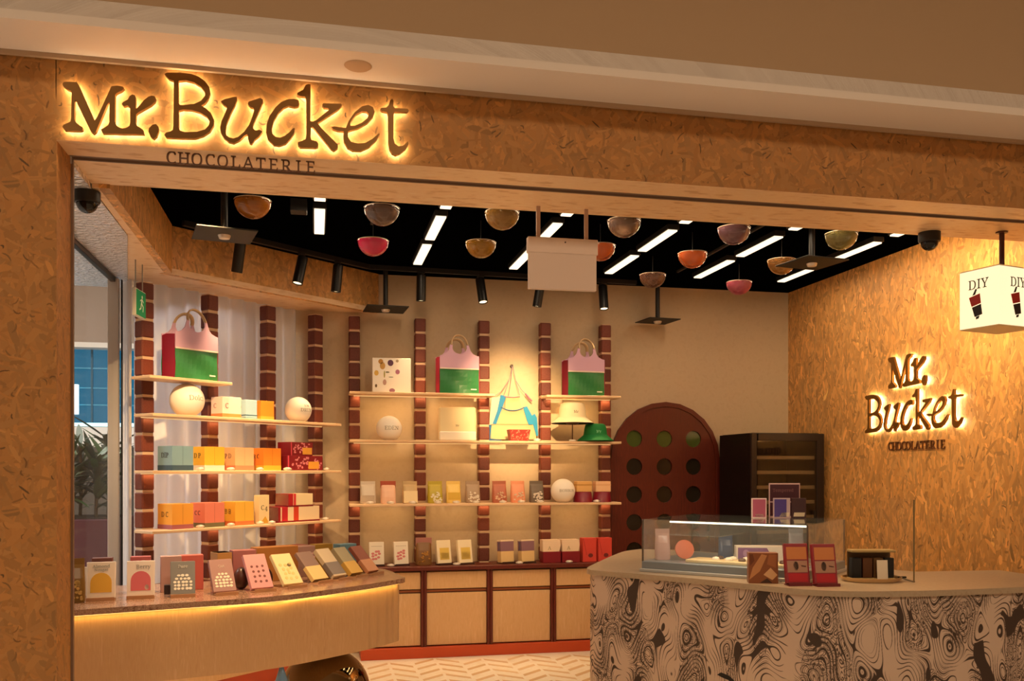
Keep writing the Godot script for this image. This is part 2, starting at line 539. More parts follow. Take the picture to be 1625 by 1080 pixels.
# ---------------------------------------------------------------- walls, floors, ceilings
func build_shell() -> void:
	var cream := wood_mats.plaster as Material
	var beige := mat("#c9ab88", 0.8)
	var face := wood_mats.face as Material
	solid("wall_back", P(2.15, 1.65, 7.85), Vector3(5.0, 3.3, 0.14), cream, "beige plastered wall behind the brick shelf columns")
	solid("wall_right", P(4.40, 1.65, 5.95), Vector3(0.12, 3.3, 3.9), wood_mats.inner, "pressed strand board side wall behind the counter")
	var black := mat("#030303", 0.95).duplicate() as StandardMaterial3D
	black.metallic_specular = 0.0
	solid("ceiling", P(1.67, 3.26, 6.2), Vector3(5.4, 0.10, 3.4), black, "black painted shop ceiling")
	# pillar and header of strand board, the opening between them
	solid("wall_front", P(-1.45, 1.62, 4.14), Vector3(0.826, 3.25, 0.22), face, "strand board pillar at the left of the shop opening")
	var st := S()
	box(st, P(1.72, 3.074, 4.12), Vector3(5.52, 0.346, 0.18))
	tag(put(st, "wall_front_header", face), "strand board fascia over the shop opening carrying the glowing shop name", "", "", "structure")
	st = S()
	box(st, P(1.70, 2.925, 4.120), Vector3(5.48, 0.05, 0.179))
	box(st, P(1.70, 2.925, 4.435), Vector3(5.48, 0.05, 0.349))
	box(st, P(1.70, 3.10, 4.56), Vector3(5.48, 0.29, 0.099))
	tag(put(st, "trim_1", wood_mats.soffit), "smooth strand board underside of the shop header", "", "", "structure")
	st = S()
	box(st, P(1.70, 2.930, 4.235), Vector3(5.48, 0.05, 0.046))
	box(st, P(1.70, 2.921, 4.254), Vector3(5.48, 0.052, 0.009))
	box(st, P(-1.042, 1.45, 4.26), Vector3(0.03, 2.9, 0.02))
	tag(put(st, "trim_2", mat("#8b7362", 0.4, 0.3)), "grey metal shutter track round the shop opening", "", "", "structure")
	# walkway bulkhead in front of the shop
	solid("ceiling_walkway_strip", P(0.5, 3.295, 3.88), Vector3(17.0, 0.10, 0.30), mat("#ece2da", 0.8), "pale underside of the walkway bulkhead over the shop front")
	solid("wall_bulkhead", P(0.5, 4.24, 3.79), Vector3(17.0, 1.92, 0.12), mat("#b3987a", 0.85), "plain beige walkway bulkhead above the shop")
	st = S()
	box(st, P(0.5, 3.236, 4.012), Vector3(17.0, 0.018, 0.018))
	tag(put(st, "trim_3", mat("#b89c80", 0.7)), "thin shadow line along the top of the fascia", "", "", "structure")
	# slanted and side soffits inside the shop
	st = S()
	box(st, P(-0.975, 3.05, 5.55), Vector3(0.05, 0.34, 1.90))
	tag(put(st, "wall_left_fascia", wood_mats.inner), "strand board bulkhead along the left side of the shop", "", "", "structure")
	st = S()
	var e := Vector2(1.516, 1.27).normalized()
	var bs := Basis(Vector3.UP, TURN)
	box(st, P(-0.242 - 0.017, 3.05, 7.125 + 0.019), Vector3(2.0, 0.34, 0.05), 0.0, Basis(Vector3.UP, atan2(e.y, e.x)))
	tag(put(st, "wall_slanted_fascia", wood_mats.inner), "strand board bulkhead slanting above the curtain shelves", "", "", "structure")
	st = S()
	var plan := PackedVector2Array([Vector2(-1.0, 4.60), Vector2(-1.0, 6.49), Vector2(0.50, 7.745), Vector2(0.50, 7.79), Vector2(-0.2, 7.9), Vector2(-1.0, 7.2), Vector2(-1.34, 7.07), Vector2(-1.04, 5.49), Vector2(-1.03, 4.60)])
	extr(st, plan, 2.88, 2.92, Transform3D(Basis(Vector3.RIGHT, Vector3(0, 0, -1), Vector3.UP), Vector3.ZERO))
	tag(put(st, "ceiling_soffit", wood_mats.soffit), "strand board underside above the curtain shelves", "", "", "structure")
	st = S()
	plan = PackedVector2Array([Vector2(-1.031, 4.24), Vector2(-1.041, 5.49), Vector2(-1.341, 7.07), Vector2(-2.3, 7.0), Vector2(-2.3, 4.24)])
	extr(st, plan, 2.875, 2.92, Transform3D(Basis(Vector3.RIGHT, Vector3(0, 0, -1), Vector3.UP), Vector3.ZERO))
	var foil := mat("#f2eeee", 0.20, 0.5).duplicate() as StandardMaterial3D  # silver colour and bumps stand in for the mall mirrored in glossy board
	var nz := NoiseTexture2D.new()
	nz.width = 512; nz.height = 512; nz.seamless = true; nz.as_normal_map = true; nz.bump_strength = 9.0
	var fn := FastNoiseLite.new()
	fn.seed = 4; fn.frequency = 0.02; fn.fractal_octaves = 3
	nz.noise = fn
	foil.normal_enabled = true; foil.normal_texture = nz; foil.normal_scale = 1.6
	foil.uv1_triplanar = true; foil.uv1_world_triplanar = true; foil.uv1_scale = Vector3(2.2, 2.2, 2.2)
	tag(put(st, "ceiling_reflection_panel", foil), "shiny silver crinkled panel above the glass partition", "", "", "structure")
	# floor of the shop, with herringbone slips let into it
	var fl := solid("floor", P(1.6, -0.05, 6.03), Vector3(6.0, 0.10, 3.66), surf(speckle(["#f5ebda", "#f8f0e2", "#f2e6d2"], 31, 0.02), 0.38, Vector3.ONE), "cream shop floor with tan herringbone slips")
	var slips := []
	for t in 3:
		slips.append(mat(["#dcbd94", "#e2c69f", "#d6b58a"][t], 0.42))
	for side in 2:
		var pst := S()
		var sgn := 1.0 if side == 0 else -1.0
		extr(pst, PackedVector2Array([Vector2(-0.083, -0.028 - sgn * 0.075), Vector2(0.083, -0.028 + sgn * 0.075), Vector2(0.083, 0.028 + sgn * 0.075), Vector2(-0.083, 0.028 - sgn * 0.075)]), -0.004, 0.0012, Transform3D(Basis(Vector3.RIGHT, Vector3(0, 0, -1), Vector3.UP), Vector3.ZERO))
		var slip := pst.commit()
		for cx in range(-7, 14):
			if posmod(cx, 2) != side:
				continue
			for r in 14:
				var d: float = 4.85 + r * 0.19 + (0.095 if posmod(cx, 4) > 1 else 0.0)
				if d > 7.38:
					continue
				var o := MeshInstance3D.new()
				o.mesh = slip
				o.material_override = slips[rng.randi() % 3]
				o.name = "slip"
				fl.add_child(o, true)
				o.position = P(0.1 + cx * 0.19, 0.0, d) - fl.position
	# the walkway outside: floor, ceiling and far walls
	solid("floor_walkway", P(0.5, -0.06, -0.9), Vector3(17.0, 0.10, 10.2), mat("#d6c8b6", 0.35), "polished beige walkway floor before the shop")
	solid("floor_side_walkway", P(-4.72, -0.06, 9.25), Vector3(6.55, 0.10, 10.1), mat("#b5aca0", 0.35), "pale side walkway floor beyond the glass")
	solid("ceiling_walkway", P(0.5, 5.20, -0.9), Vector3(17.0, 0.1, 9.9), mat("#cdbda8", 0.85), "pale walkway ceiling before the shop")
	solid("ceiling_side_walkway", P(-4.72, 5.20, 9.2), Vector3(6.55, 0.1, 10.9), mat("#c9c2ba", 0.85), "pale side walkway ceiling")
	solid("wall_walkway_rear", P(0.5, 2.57, -6.0), Vector3(17.0, 5.3, 0.12), mat("#a8937c", 0.8), "far wall of the walkway opposite the shop")
	solid("wall_walkway_left", P(-8.0, 2.57, 4.15), Vector3(0.12, 5.3, 20.4), mat("#b8aa9a", 0.8), "left end wall of the walkway")
	solid("wall_walkway_right", P(9.0, 2.57, -0.9), Vector3(0.12, 5.3, 10.2), mat("#a8937c", 0.8), "right end wall of the walkway")
	solid("wall_neighbour", P(6.73, 2.57, 4.14), Vector3(4.5, 5.3, 0.2), mat("#a8937c", 0.8), "plain wall beside the shop to the right")
	solid("wall_side_end", P(-4.7, 2.57, 14.3), Vector3(6.6, 5.3, 0.12), mat("#b3a394", 0.8), "beige end wall of the side walkway")
	solid("wall_service", P(-1.12, 2.57, 11.1), Vector3(0.12, 5.3, 6.4), mat("#a99b8c", 0.8), "plain service wall behind the shop")
	solid("wall_shop_rear", P(-0.87, 1.65, 8.0), Vector3(1.1, 3.3, 0.1), mat("#a99b8c", 0.8), "short return wall at the shop corner")
	solid("wall_over_glass", P(-1.36, 4.04, 5.64), Vector3(0.12, 2.23, 2.72), mat("#c4b6a6", 0.8), "beige wall above the glass partition")
	# glass partition along the left side
	var w := struct_root("window_1", "full height glass partition with slim grey metal mullions at the left of the shop", "")
	var gst := S()
	box(gst, P(-1.36, 1.44, 5.47), Vector3(0.006, 2.86, 2.44))
	put(gst, "pane", pane_mat(Color(0.92, 0.97, 0.97), 0.03, 0.02, 0.12), w)
	pbox(w, "head_channel", P(-1.36, 2.858, 5.47), Vector3(0.034, 0.034, 2.48), mat("#26221f", 0.35, 0.5))
	pbox(w, "sill_channel", P(-1.36, 0.02, 5.47), Vector3(0.05, 0.04, 2.48), mat("#26221f", 0.35, 0.5))
	pbox(w, "mullion", P(-1.36, 1.44, 6.70), Vector3(0.07, 2.86, 0.05), mat("#bdbab8", 0.35, 0.3))
	pbox(w, "mullion", P(-1.315, 1.44, 6.74), Vector3(0.012, 2.86, 0.012), mat("#1c1a1a", 0.5))

# ---------------------------------------------------------------- glowing shop name
func letter_pieces(outer: PackedVector2Array, holes: Array) -> Array:
	if holes.is_empty():
		return [outer]
	var cut := 0.0
	for p in holes[0]:
		cut += p.x
	cut /= holes[0].size()
	var pieces := []
	for side in [PackedVector2Array([Vector2(-99, -99), Vector2(cut, -99), Vector2(cut, 99), Vector2(-99, 99)]), PackedVector2Array([Vector2(cut, -99), Vector2(99, -99), Vector2(99, 99), Vector2(cut, 99)])]:
		for q in Geometry2D.intersect_polygons(outer, side):
			var left := [q]
			for h in holes:
				var next := []
				for l in left:
					for r in Geometry2D.clip_polygons(l, h):
						next.append(r)
				left = next
			pieces.append_array(left)
	return pieces

func unpack(a: Array, s: float, o: Vector2) -> PackedVector2Array:
	var out := PackedVector2Array()
	for i in range(0, a.size(), 2):
		out.append((Vector2(a[i], a[i + 1]) * 0.001 - o) * s)
	return out

func letter(parent: Node3D, L: Array, s: float, o: Vector2, at: Vector2, gap: float, thick: float, energy: float) -> void:
	var holes := []
	for h in L[2]:
		holes.append(unpack(h, s, o))
	var outer := unpack(L[1], s, o)
	var shift := Transform3D(Basis.IDENTITY, Vector3(at.x, at.y, 0))
	var st := S()
	var gl := S()
	for piece in letter_pieces(outer, holes):
		extr(st, piece, gap, gap + thick, shift)
		var ccw := PackedVector2Array(piece)
		if Geometry2D.is_polygon_clockwise(ccw):
			ccw.reverse()
		for q in Geometry2D.offset_polygon(ccw, -0.0035 * s):
			if q.size() > 2:
				extr(gl, q, gap - 0.004, gap - 0.0005, shift)
	var called: String = {"M": "letter_m", "r": "letter_r", ".": "full_stop", "B": "letter_b", "u": "letter_u", "c": "letter_c", "k": "letter_k", "e": "letter_e", "t": "letter_t"}[L[0]]
	var face := put(st, called, mat("#7a5420", 0.38, 0.55), parent)
	put(gl, "halo_light", glow(Color(1.0, 0.92, 0.74), energy), face)
	var lo := outer[0]
	for p in outer:
		lo = lo.min(p)
	var om := OmniLight3D.new()
	om.light_color = Color(1.0, 0.80, 0.46)
	om.light_energy = 0.0006
	om.omni_range = 8.0
	om.omni_attenuation = 2.0
	om.light_size = 0.01
	om.shadow_enabled = true
	om.name = "light"
	face.add_child(om)
	om.position = Vector3(at.x + outer[0].x + 0.03 * s, at.y + outer[0].y, gap - 0.007)

func build_header_sign() -> void:
	var o := thing("shop_sign", "large bronze shop name with glowing edges on the strand board fascia", "sign", P(0, 0, 4.03))
	for L in LETTERS:
		letter(o, L, 1.0, Vector2.ZERO, Vector2.ZERO, 0.019, 0.022, SIGN_GLOW)
	var sub := thing("word_sign", "small brown serif word hanging under the fascia below the shop name", "sign", P(0, 0, 4.075))
	var word := "CHOCOLATERIE"
	for i in word.length():
		lettering(sub, word[i], 0.050, mat("#5a3416", 0.5), Transform3D(Basis.IDENTITY, Vector3(-0.600 + i * 0.0527, 2.874, 0)), 0.012, true, 0.0, "letter")
	# the same name on the side wall, read from the front towards the wall's near end
	var w := thing("wall_logo", "bronze shop name with glowing edges on the side wall above the counter", "sign", P(4.34, 0, 5.95), -PI / 2)
	for L in LETTERS:
		if L[0] in ["M", "r", "."]:
			letter(w, L, 1.20, Vector2(-0.82, 3.02), Vector2(-0.035, 2.28), 0.019, 0.02, SIGN_GLOW)
		else:
			letter(w, L, 1.10, Vector2(-0.106, 3.06), Vector2(0.0, 1.985), 0.019, 0.02, SIGN_GLOW)
	var ws := thing("wall_word", "small brown serif word on the side wall under the glowing name", "sign", P(4.34, 0, 5.925), -PI / 2)
	for i in word.length():
		lettering(ws, word[i], 0.062, mat("#5a3416", 0.5), Transform3D(Basis.IDENTITY, Vector3(-0.30 + i * 0.0545, 1.73, 0.004)), 0.012, true, 0.0, "letter")

const SIGN_GLOW := 26.0

# ---------------------------------------------------------------- on the black ceiling
func build_ceiling_things() -> void:
	var rows := ["first row from the left", "second row from the left", "third row from the left", "fourth row from the left", "fifth row from the left", "row next to the strand board wall"]
	var xs := [0.026, 0.787, 1.56, 2.365, 3.15, 3.92]
	var spans := [[5.02, 5.585, "nearest the header"], [5.775, 6.365, "middle of its row"], [6.52, 7.15, "nearest the back wall"]]
	for r in 6:
		for k in 3:
			if r == 0 and k == 2:
				continue
			var s: Array = spans[k]
			var len: float = s[1] - s[0]
			var o := thing("strip_light", "white glowing ceiling strip, %s, %s" % [rows[r], s[2]], "ceiling light", P(xs[r], 3.21, (s[0] + s[1]) / 2), 0.0, "glowing strips on the black ceiling")
			pbox(o, "housing", Vector3(0, -0.018, 0), Vector3(0.085, 0.036, len + 0.03), mat("#121110", 0.6))
			pbox(o, "diffuser", Vector3(0, -0.040, 0), Vector3(0.066, 0.010, len), glow(Color(1.0, 0.92, 0.80), 1.5), 0.0)
			area_light(o, Vector3(0, -0.049, 0), Vector3(-PI / 2, 0, 0), Vector2(0.066, len), STRIP, WARM)
	# half domes of coloured glass
	var tones := {"amber": "#a8641c", "smoky clear": "#6d5852", "pink": "#d4315c", "golden clear": "#9c7434", "yellow amber": "#9a6a12", "clear brown": "#7a5f50", "violet clear": "#77525c", "orange": "#c9602c", "two-tone amber": "#96662c", "olive clear": "#7c7440", "brown clear": "#6a4636", "rose": "#a8495c"}
	var domes := [[-0.344, 5.285, "amber", "nearest the left bulkhead"], [0.375, 5.28, "smoky clear", "above the pink one"], [0.372, 6.045, "pink", "beyond the first strip light"], [1.072, 5.22, "golden clear", "by the header middle"], [1.076, 5.945, "yellow amber", "left of the hanging white board"], [1.83, 5.235, "clear brown", "right of the hanging white board"], [2.56, 5.255, "violet clear", "beside the ceiling speaker"], [2.575, 5.93, "orange", "between fourth and fifth strips"], [3.29, 5.99, "two-tone amber", "between fifth and last strips"], [3.293, 5.235, "olive clear", "nearest the strand board wall"], [2.558, 6.65, "brown clear", "over the back wall sprinkler"], [3.34, 6.765, "rose", "close to the back wall corner"], [1.88, 5.86, "orange", "half behind the hanging board"]]
	for d in domes:
		var o := thing("glass_dome", "%s glass half dome under the black ceiling, %s" % [d[2], d[3]], "glass dome", P(d[0], 3.06, d[1]), 0.0, "coloured glass half domes")
		var m := pane_mat(Color(tones[d[2]]), 0.62, 0.06)
		var st := S()
		var prof := []
		for i in 9:
			var a := PI / 2 * i / 8.0
			prof.append(Vector2(0.102 * sin(a), -0.102 * cos(a)))
		for i in 9:
			var a := PI / 2 * (8 - i) / 8.0
			prof.append(Vector2(0.098 * sin(a), -0.098 * cos(a)))
		lathe(st, prof, 28)
		put(st, "bowl", m, o)
		st = S()
		var ring := []
		for i in 29:
			var a := TAU * i / 28.0
			ring.append(Vector3(cos(a) * 0.1, 0.0, sin(a) * 0.1))
		tube(st, ring, 0.0035, 6)
		put(st, "rim", mat("#b8a48c", 0.15, 0.6), o)
		st = S()
		box(st, Vector3(0, 0.002, 0), Vector3(0.20, 0.003, 0.012))
		tube(st, [Vector3(0, 0, 0), Vector3(0, 0.149, 0)], 0.002, 6)
		put(st, "hanger", mat("#1c1918", 0.6), o)
	# round ceiling speaker and a downlight that is off
	var st := S()
	lathe(st, [Vector2(0, -0.012), Vector2(0.085, -0.012), Vector2(0.11, 0.0), Vector2(0, 0.0)], 28)
	var sp := put(st, "ceiling_speaker", mat("#b5927c", 0.7))
	sp.position = P(2.44, 3.209, 5.48)
	tag(sp, "round beige ceiling speaker beside the violet glass dome", "speaker")
	st = S()
	lathe(st, [Vector2(0, -0.006), Vector2(0.05, -0.006), Vector2(0.058, 0.0), Vector2(0, 0.0)], 28)
	var dl := put(st, "downlight", mat("#c2a68c", 0.6))
	dl.position = P(0.175, 3.2445, 3.86)
	tag(dl, "round unlit downlight in the pale strip above the shop name", "downlight")
	# spotlights on a track that follows the shelves
	var track := thing("spotlight_track", "black spotlight track running along the ceiling edge above the shelves", "light track", P(0, 3.19, 0))
	st = S()
	for pr in [[Vector2(-0.86, 6.36), Vector2(0.42, 7.42)], [Vector2(0.42, 7.42), Vector2(2.75, 7.55)]]:
		var a: Vector2 = pr[0]
		var b: Vector2 = pr[1]
		var mid := (a + b) / 2
		box(st, Vector3(mid.x, 0, -mid.y), Vector3(a.distance_to(b), 0.036, 0.034), 0.0, Basis(Vector3.UP, atan2(b.y - a.y, b.x - a.x)))
	put(st, "rail", mat("#0d0c0c", 0.5), track)
	#        place on the track, aim point, lit face seen
	var spots := [[-0.52, 6.64, Vector3(-0.80, 1.2, 7.02), "first from the left, tilted towards the curtain"], [-0.10, 6.99, Vector3(-0.44, 1.5, 6.78), "second from the left, aimed at the slanted shelves"], [0.17, 7.21, Vector3(-0.02, 1.0, 7.36), "third from the left, in front of the slanted bulkhead"], [0.85, 7.445, Vector3(0.84, 0.8, 7.58), "fourth from the left, hanging straight before the back wall"], [1.35, 7.473, Vector3(1.62, 0.3, 6.75), "in front of the hanging apron"], [1.87, 7.502, Vector3(1.62, 1.5, 7.66), "under the left edge of the white board"], [2.44, 7.532, Vector3(2.46, 0.3, 7.02), "rightmost, above the hats"]]
	for s in spots:
		spot(P(s[0], 3.172, s[1]), Vector3(s[2].x, s[2].y, -s[2].z), "black cylinder spotlight, %s" % s[3], SPOT_E[spots.find(s)], 27.0)
	spot(P(3.30, 3.20, 4.72), P(4.32, 2.5, 5.50), "black cylinder spotlight behind the header, aimed at the logo wall", SPOT_E[7], 52.0)
	spot(P(-0.30, 3.20, 4.74), P(-0.38, 0.9, 5.05), "black cylinder spotlight behind the header, aimed at the display table", SPOT_E[8])
	spot(P(2.2, 3.20, 4.8), P(2.75, 0.9, 4.75), "black cylinder spotlight behind the header, aimed at the counter", SPOT_E[9])
	spot(P(-0.55, 3.20, 4.76), P(-0.74, 1.95, 6.75), "black cylinder spotlight behind the header, aimed at the slanted shelves", SPOT_E[10], 24.0)
	spot(P(0.95, 3.20, 4.76), P(0.80, 1.50, 7.6), "black cylinder spotlight behind the header, aimed at the pouches", SPOT_E[11], 24.0)
	spot(P(1.75, 3.20, 4.76), P(1.95, 1.40, 7.6), "black cylinder spotlight behind the header, aimed at the gift pots", SPOT_E[12], 24.0)
	spot(P(1.35, 3.20, 4.76), P(1.69, 2.12, 7.75), "black cylinder spotlight behind the header, aimed at the apron", SPOT_E[13], 12.5)
	# sprinkler plates
	for s in [[-0.51, 5.43, 2.90, 0.33, 0.20, "at the left near the slanted bulkhead"], [0.565, 7.52, 2.875, 0.34, 0.05, "before the corner of the slanted bulkhead"], [2.97, 7.60, 2.875, 0.30, 0.10, "on the back wall above the arched door"], [3.30, 5.60, 2.96, 0.34, 0.15, "near the strand board wall"]]:
		var o := thing("sprinkler", "black square sprinkler plate on a rod, %s" % s[5], "sprinkler", P(s[0], s[2], s[1]), s[4], "sprinkler plates")
		var q := S()
		tube(q, [Vector3(0, 0, 0), Vector3(0, 3.212 - s[2], 0)], 0.020, 10)
		put(q, "rod", mat("#151313", 0.5), o)
		pbox(o, "plate", Vector3(0, -0.004, 0), Vector3(s[3], 0.008, s[3]), mat("#0c0a09", 0.6), 0.002)
		q = S()
		lathe(q, [Vector2(0, -0.03), Vector2(0.03, -0.027), Vector2(0.036, -0.012), Vector2(0.036, -0.0078)], 16)
		put(q, "sprinkler_head", mat("#e8ddd0", 0.3, 0.4), o)
	# conduits and boxes on the black ceiling
	for c in [[P(0.37, 3.17, 5.2), Vector3(0.02, 0.02, 1.9), "dark conduit along the ceiling behind the smoky dome"], [P(2.95, 3.17, 6.2), Vector3(0.02, 0.02, 1.8), "dark conduit along the ceiling right of the orange dome"], [P(-0.1, 3.15, 5.75), Vector3(0.10, 0.09, 0.10), "small dark junction box on the ceiling left of the first strip light"]]:
		tag(pbox(self, "ceiling_conduit" if c[1].z > 0.5 else "junction_box", c[0] + Vector3(0, 0.03, 0), c[1], mat("#1d1a19", 0.6), 0.003), c[2], "conduit" if c[1].z > 0.5 else "junction box")

const STRIP := 0.27
const SPOT_E := [2.0, 4.0, 2.0, 1.6, 1.5, 1.8, 1.5, 3.7, 6.0, 2.5, 7.5, 2.0, 2.0, 22.0]

func spot(at: Vector3, aim: Vector3, label: String, energy: float, wide := 27.0) -> void:
	var o := thing("spotlight", label, "spotlight", at, 0.0, "black cylinder spotlights")
	var to := (aim - at).normalized()
	var pivot := Vector3(0, -0.07, 0)
	var st := S()
	tube(st, [Vector3(0, 0.002, 0), pivot], 0.011, 8)
	box(st, Vector3(0, -0.008, 0), Vector3(0.05, 0.016, 0.10))
	put(st, "mount", mat("#0f0e0e", 0.5), o)
	var y := -to
	var x := y.cross(Vector3(0.3, 0, 1)).normalized()
	var xf := Transform3D(Basis(x, y, x.cross(y)), pivot)
	st = S()
	lathe(st, [Vector2(0, 0.045), Vector2(0.036, 0.045), Vector2(0.039, 0.041), Vector2(0.039, -0.165), Vector2(0.033, -0.165), Vector2(0.033, -0.152), Vector2(0, -0.152)], 20, xf)
	put(st, "barrel", mat("#100f0f", 0.38), o)
	st = S()
	lathe(st, [Vector2(0, -0.158), Vector2(0.032, -0.158)], 20, xf)
	put(st, "lens", glow(Color(1.0, 0.88, 0.66), 4.0), o)
	var l := SpotLight3D.new()
	l.light_color = Color(1.0, 0.82, 0.58)
	l.light_energy = energy
	l.spot_angle = wide
	l.spot_angle_attenuation = 1.0
	l.spot_range = 14.0
	l.spot_attenuation = 2.0
	l.light_size = 0.03
	l.shadow_enabled = true
	l.name = "light"
	o.add_child(l)
	l.position = pivot + to * 0.17
	l.basis = Basis(x, -to.cross(x), -to)

# ---------------------------------------------------------------- goods
func shade(hex: String) -> StandardMaterial3D:
	return mat(hex, 0.5)

func price_tag(at: Vector3, turn: float, what: String) -> void:
	var o := thing("price_tag", "white oval price tag in front of the %s" % what, "price tag", at, turn, "white price tags")
	var st := S()
	var prof := []
	for i in 9:
		var a := -PI / 2 + PI * i / 8.0
		prof.append(Vector2(cos(a), sin(a)))
	lathe(st, prof, 16, Transform3D(Basis(Vector3(0.033, 0, 0), Vector3(0, 0.0115, 0), Vector3(0, 0, 0.018)), Vector3(0, 0.0115, 0)))
	put(st, "pebble", mat("#efe6da", 0.45), o)

# a printed carton. Its back lower edge lies on the node's x axis and its front faces local +z.
# keys: tilt, bands [[from, to, colour]], front [[outline, colour]], texts [[words, height, x, y, colour]], left [[words, height, z, y, colour]], stand
func carton(called: String, label: String, category: String, at: Vector3, turn: float, size: Vector3, hex: String, opt := {}, group := "") -> Node3D:
	var o := thing(called, label, category, at, turn, group)
	var tilt: float = opt.get("tilt", 0.0)
	var lift: float = 0.006 if opt.has("stand") else 0.0
	var xf := Transform3D(Basis(Vector3.RIGHT, -tilt), Vector3(0, lift, -size.z / 2))
	var rough: float = opt.get("rough", 0.5)
	pbox(o, "body", xf * Vector3(0, size.y / 2, size.z / 2), size, mat(hex, rough), opt.get("bev", 0.002), xf.basis)
	for b in opt.get("bands", []):
		pbox(o, "band", xf * Vector3(0, size.y * (b[0] + b[1]) / 2, size.z / 2), Vector3(size.x + 0.0012, size.y * (b[1] - b[0]), size.z + 0.0012), mat(b[2], rough), 0.001, xf.basis)
	for f in opt.get("front", []):
		var st := S()
		for poly in (f[0] if f[0] is Array else [f[0]]):
			extr(st, poly, size.z - 0.001, size.z + 0.0012, xf)
		put(st, "print", mat(f[1], rough), o)
	for t in opt.get("texts", []):
		lettering(o, t[0], t[1], mat(t[4], 0.6), xf * Transform3D(Basis.IDENTITY, Vector3(t[2], t[3], size.z + 0.0008)), 0.0016)
	for t in opt.get("left", []):
		lettering(o, t[0], t[1], mat(t[4], 0.6), xf * Transform3D(Basis(Vector3.UP, -PI / 2), Vector3(-size.x / 2 - 0.0008, t[3], t[2] + size.z / 2)), 0.0016)
	if opt.has("stand"):
		var q := S()
		box(q, Vector3(0, 0.003, 0.006), Vector3(size.x * 0.98, 0.006, size.z + 0.05))
		box(q, Vector3(0, 0.010, size.z / 2 + 0.026), Vector3(size.x * 0.98, 0.014, 0.008))
		put(q, "stand", mat(opt.stand, 0.5), o)
		var back := S()
		var prop := PackedVector2Array([Vector2(0, 0.0), Vector2(0.07, 0.0), Vector2(tan(tilt) * size.y * 0.5 + 0.006, size.y * 0.5), Vector2(tan(tilt) * size.y * 0.5, size.y * 0.5)])
		if tilt > 0.05:
			extr(back, prop, -0.012, 0.012, Transform3D(Basis(Vector3(0, 0, -1), Vector3.UP, Vector3.RIGHT), Vector3(0, 0.006, -size.z / 2 - 0.003)))
			put(back, "prop", mat(opt.stand, 0.5), o)
	return o

# a filled bag standing upright: wide at the foot, pressed flat at the top
func pouch(label: String, at: Vector3, turn: float, w: float, h: float, d: float, hex: String, opt := {}, group := "") -> Node3D:
	var o := thing("snack_pouch", label, "pouch", at, turn, group)
	var st := S()
	var rings := []
	var lv := [[0.0, 0.90, 0.95], [0.03, 1.0, 1.0], [0.3, 1.0, 1.0], [0.55, 0.97, 0.75], [0.78, 0.95, 0.35], [0.86, 0.95, 0.10], [1.0, 0.95, 0.06]]
	for l in lv:
		var ring := []
		for k in 20:
			var a := TAU * k / 20
			var c := cos(a)
			var s := sin(a)
			ring.append(Vector3(signf(c) * pow(absf(c), 0.45) * w / 2 * l[1], h * l[0], signf(s) * pow(absf(s), 0.8) * d / 2 * l[2] - d * 0.18 * l[0]))
		rings.append(ring)
	for i in rings.size() - 1:
		for k in 20:
			var m := (k + 1) % 20
			var n: Vector3 = (rings[i][m] - rings[i][k]).cross(rings[i + 1][k] - rings[i][k]).normalized()
			if n.dot((rings[i][k] + rings[i][m]) * Vector3(1, 0, 1)) < 0.0: n = -n
			quad(st, rings[i][k], rings[i][m], rings[i + 1][m], rings[i + 1][k], n)
	for k in 20:
		tri(st, Vector3(0, h, -d * 0.18), rings[-1][k], rings[-1][(k + 1) % 20], Vector3.UP)
		tri(st, Vector3(0, 0, 0), rings[0][k], rings[0][(k + 1) % 20], Vector3.DOWN)
	put(st, "bag", mat(hex, opt.get("rough", 0.42)), o)
	if opt.has("label"):
		var q := S()
		var slope := Transform3D(Basis(Vector3.RIGHT, -0.10), Vector3(0, 0, d / 2 - 0.0005))
		extr(q, opt.label[0], -0.004, 0.003, slope)
		put(q, "front_label", mat(opt.label[1], 0.5), o)
	if opt.has("nuts"):
		var q := S()
		var r := RandomNumberGenerator.new()
		r.seed = int(opt.nuts[1])
		for i in 26:
			var p := Vector2(r.randf_range(-0.36, 0.36) * w, h * r.randf_range(0.08, 0.50))
			if absf(p.x) > w * 0.42 * (1.0 - p.y / h * 0.9):
				continue
			extr(q, circle(p, r.randf_range(0.006, 0.011), r.randf_range(0.005, 0.008), 8), d * 0.40, d * 0.5 + 0.002)
		tag(put(q, "window_contents", mat(opt.nuts[0], 0.5), o), "", "", "", "stuff")
	if opt.has("top"):
		pbox(o, "header_card", Vector3(0, h * 0.86, -d * 0.16), Vector3(w * 0.99, h * 0.30, 0.014), mat(opt.top, 0.5), 0.001)
	return o

func globe(label: String, at: Vector3, turn: float, r: float, words: Array) -> void:
	var o := thing("lettered_globe", label, "globe", at, turn, "white lettered globes")
	var st := S()
	var prof := [Vector2(0.0, 0.0)]
	for i in 25:
		var a := -PI / 2 + 0.42 + (PI - 0.42) * i / 24.0
		prof.append(Vector2(r * cos(a), r * sin(a) + r * cos(0.42)))
	lathe(st, prof, 40)
	put(st, "ball", mat("#f3ece0", 0.5), o)
	var y := 0.0
	for wd in words:
		lettering(o, wd[0], wd[1], mat("#8d8778", 0.6), Transform3D(Basis(Vector3.RIGHT, -wd[2]), Vector3(0, r * cos(0.42), 0)), 0.002, true, r)

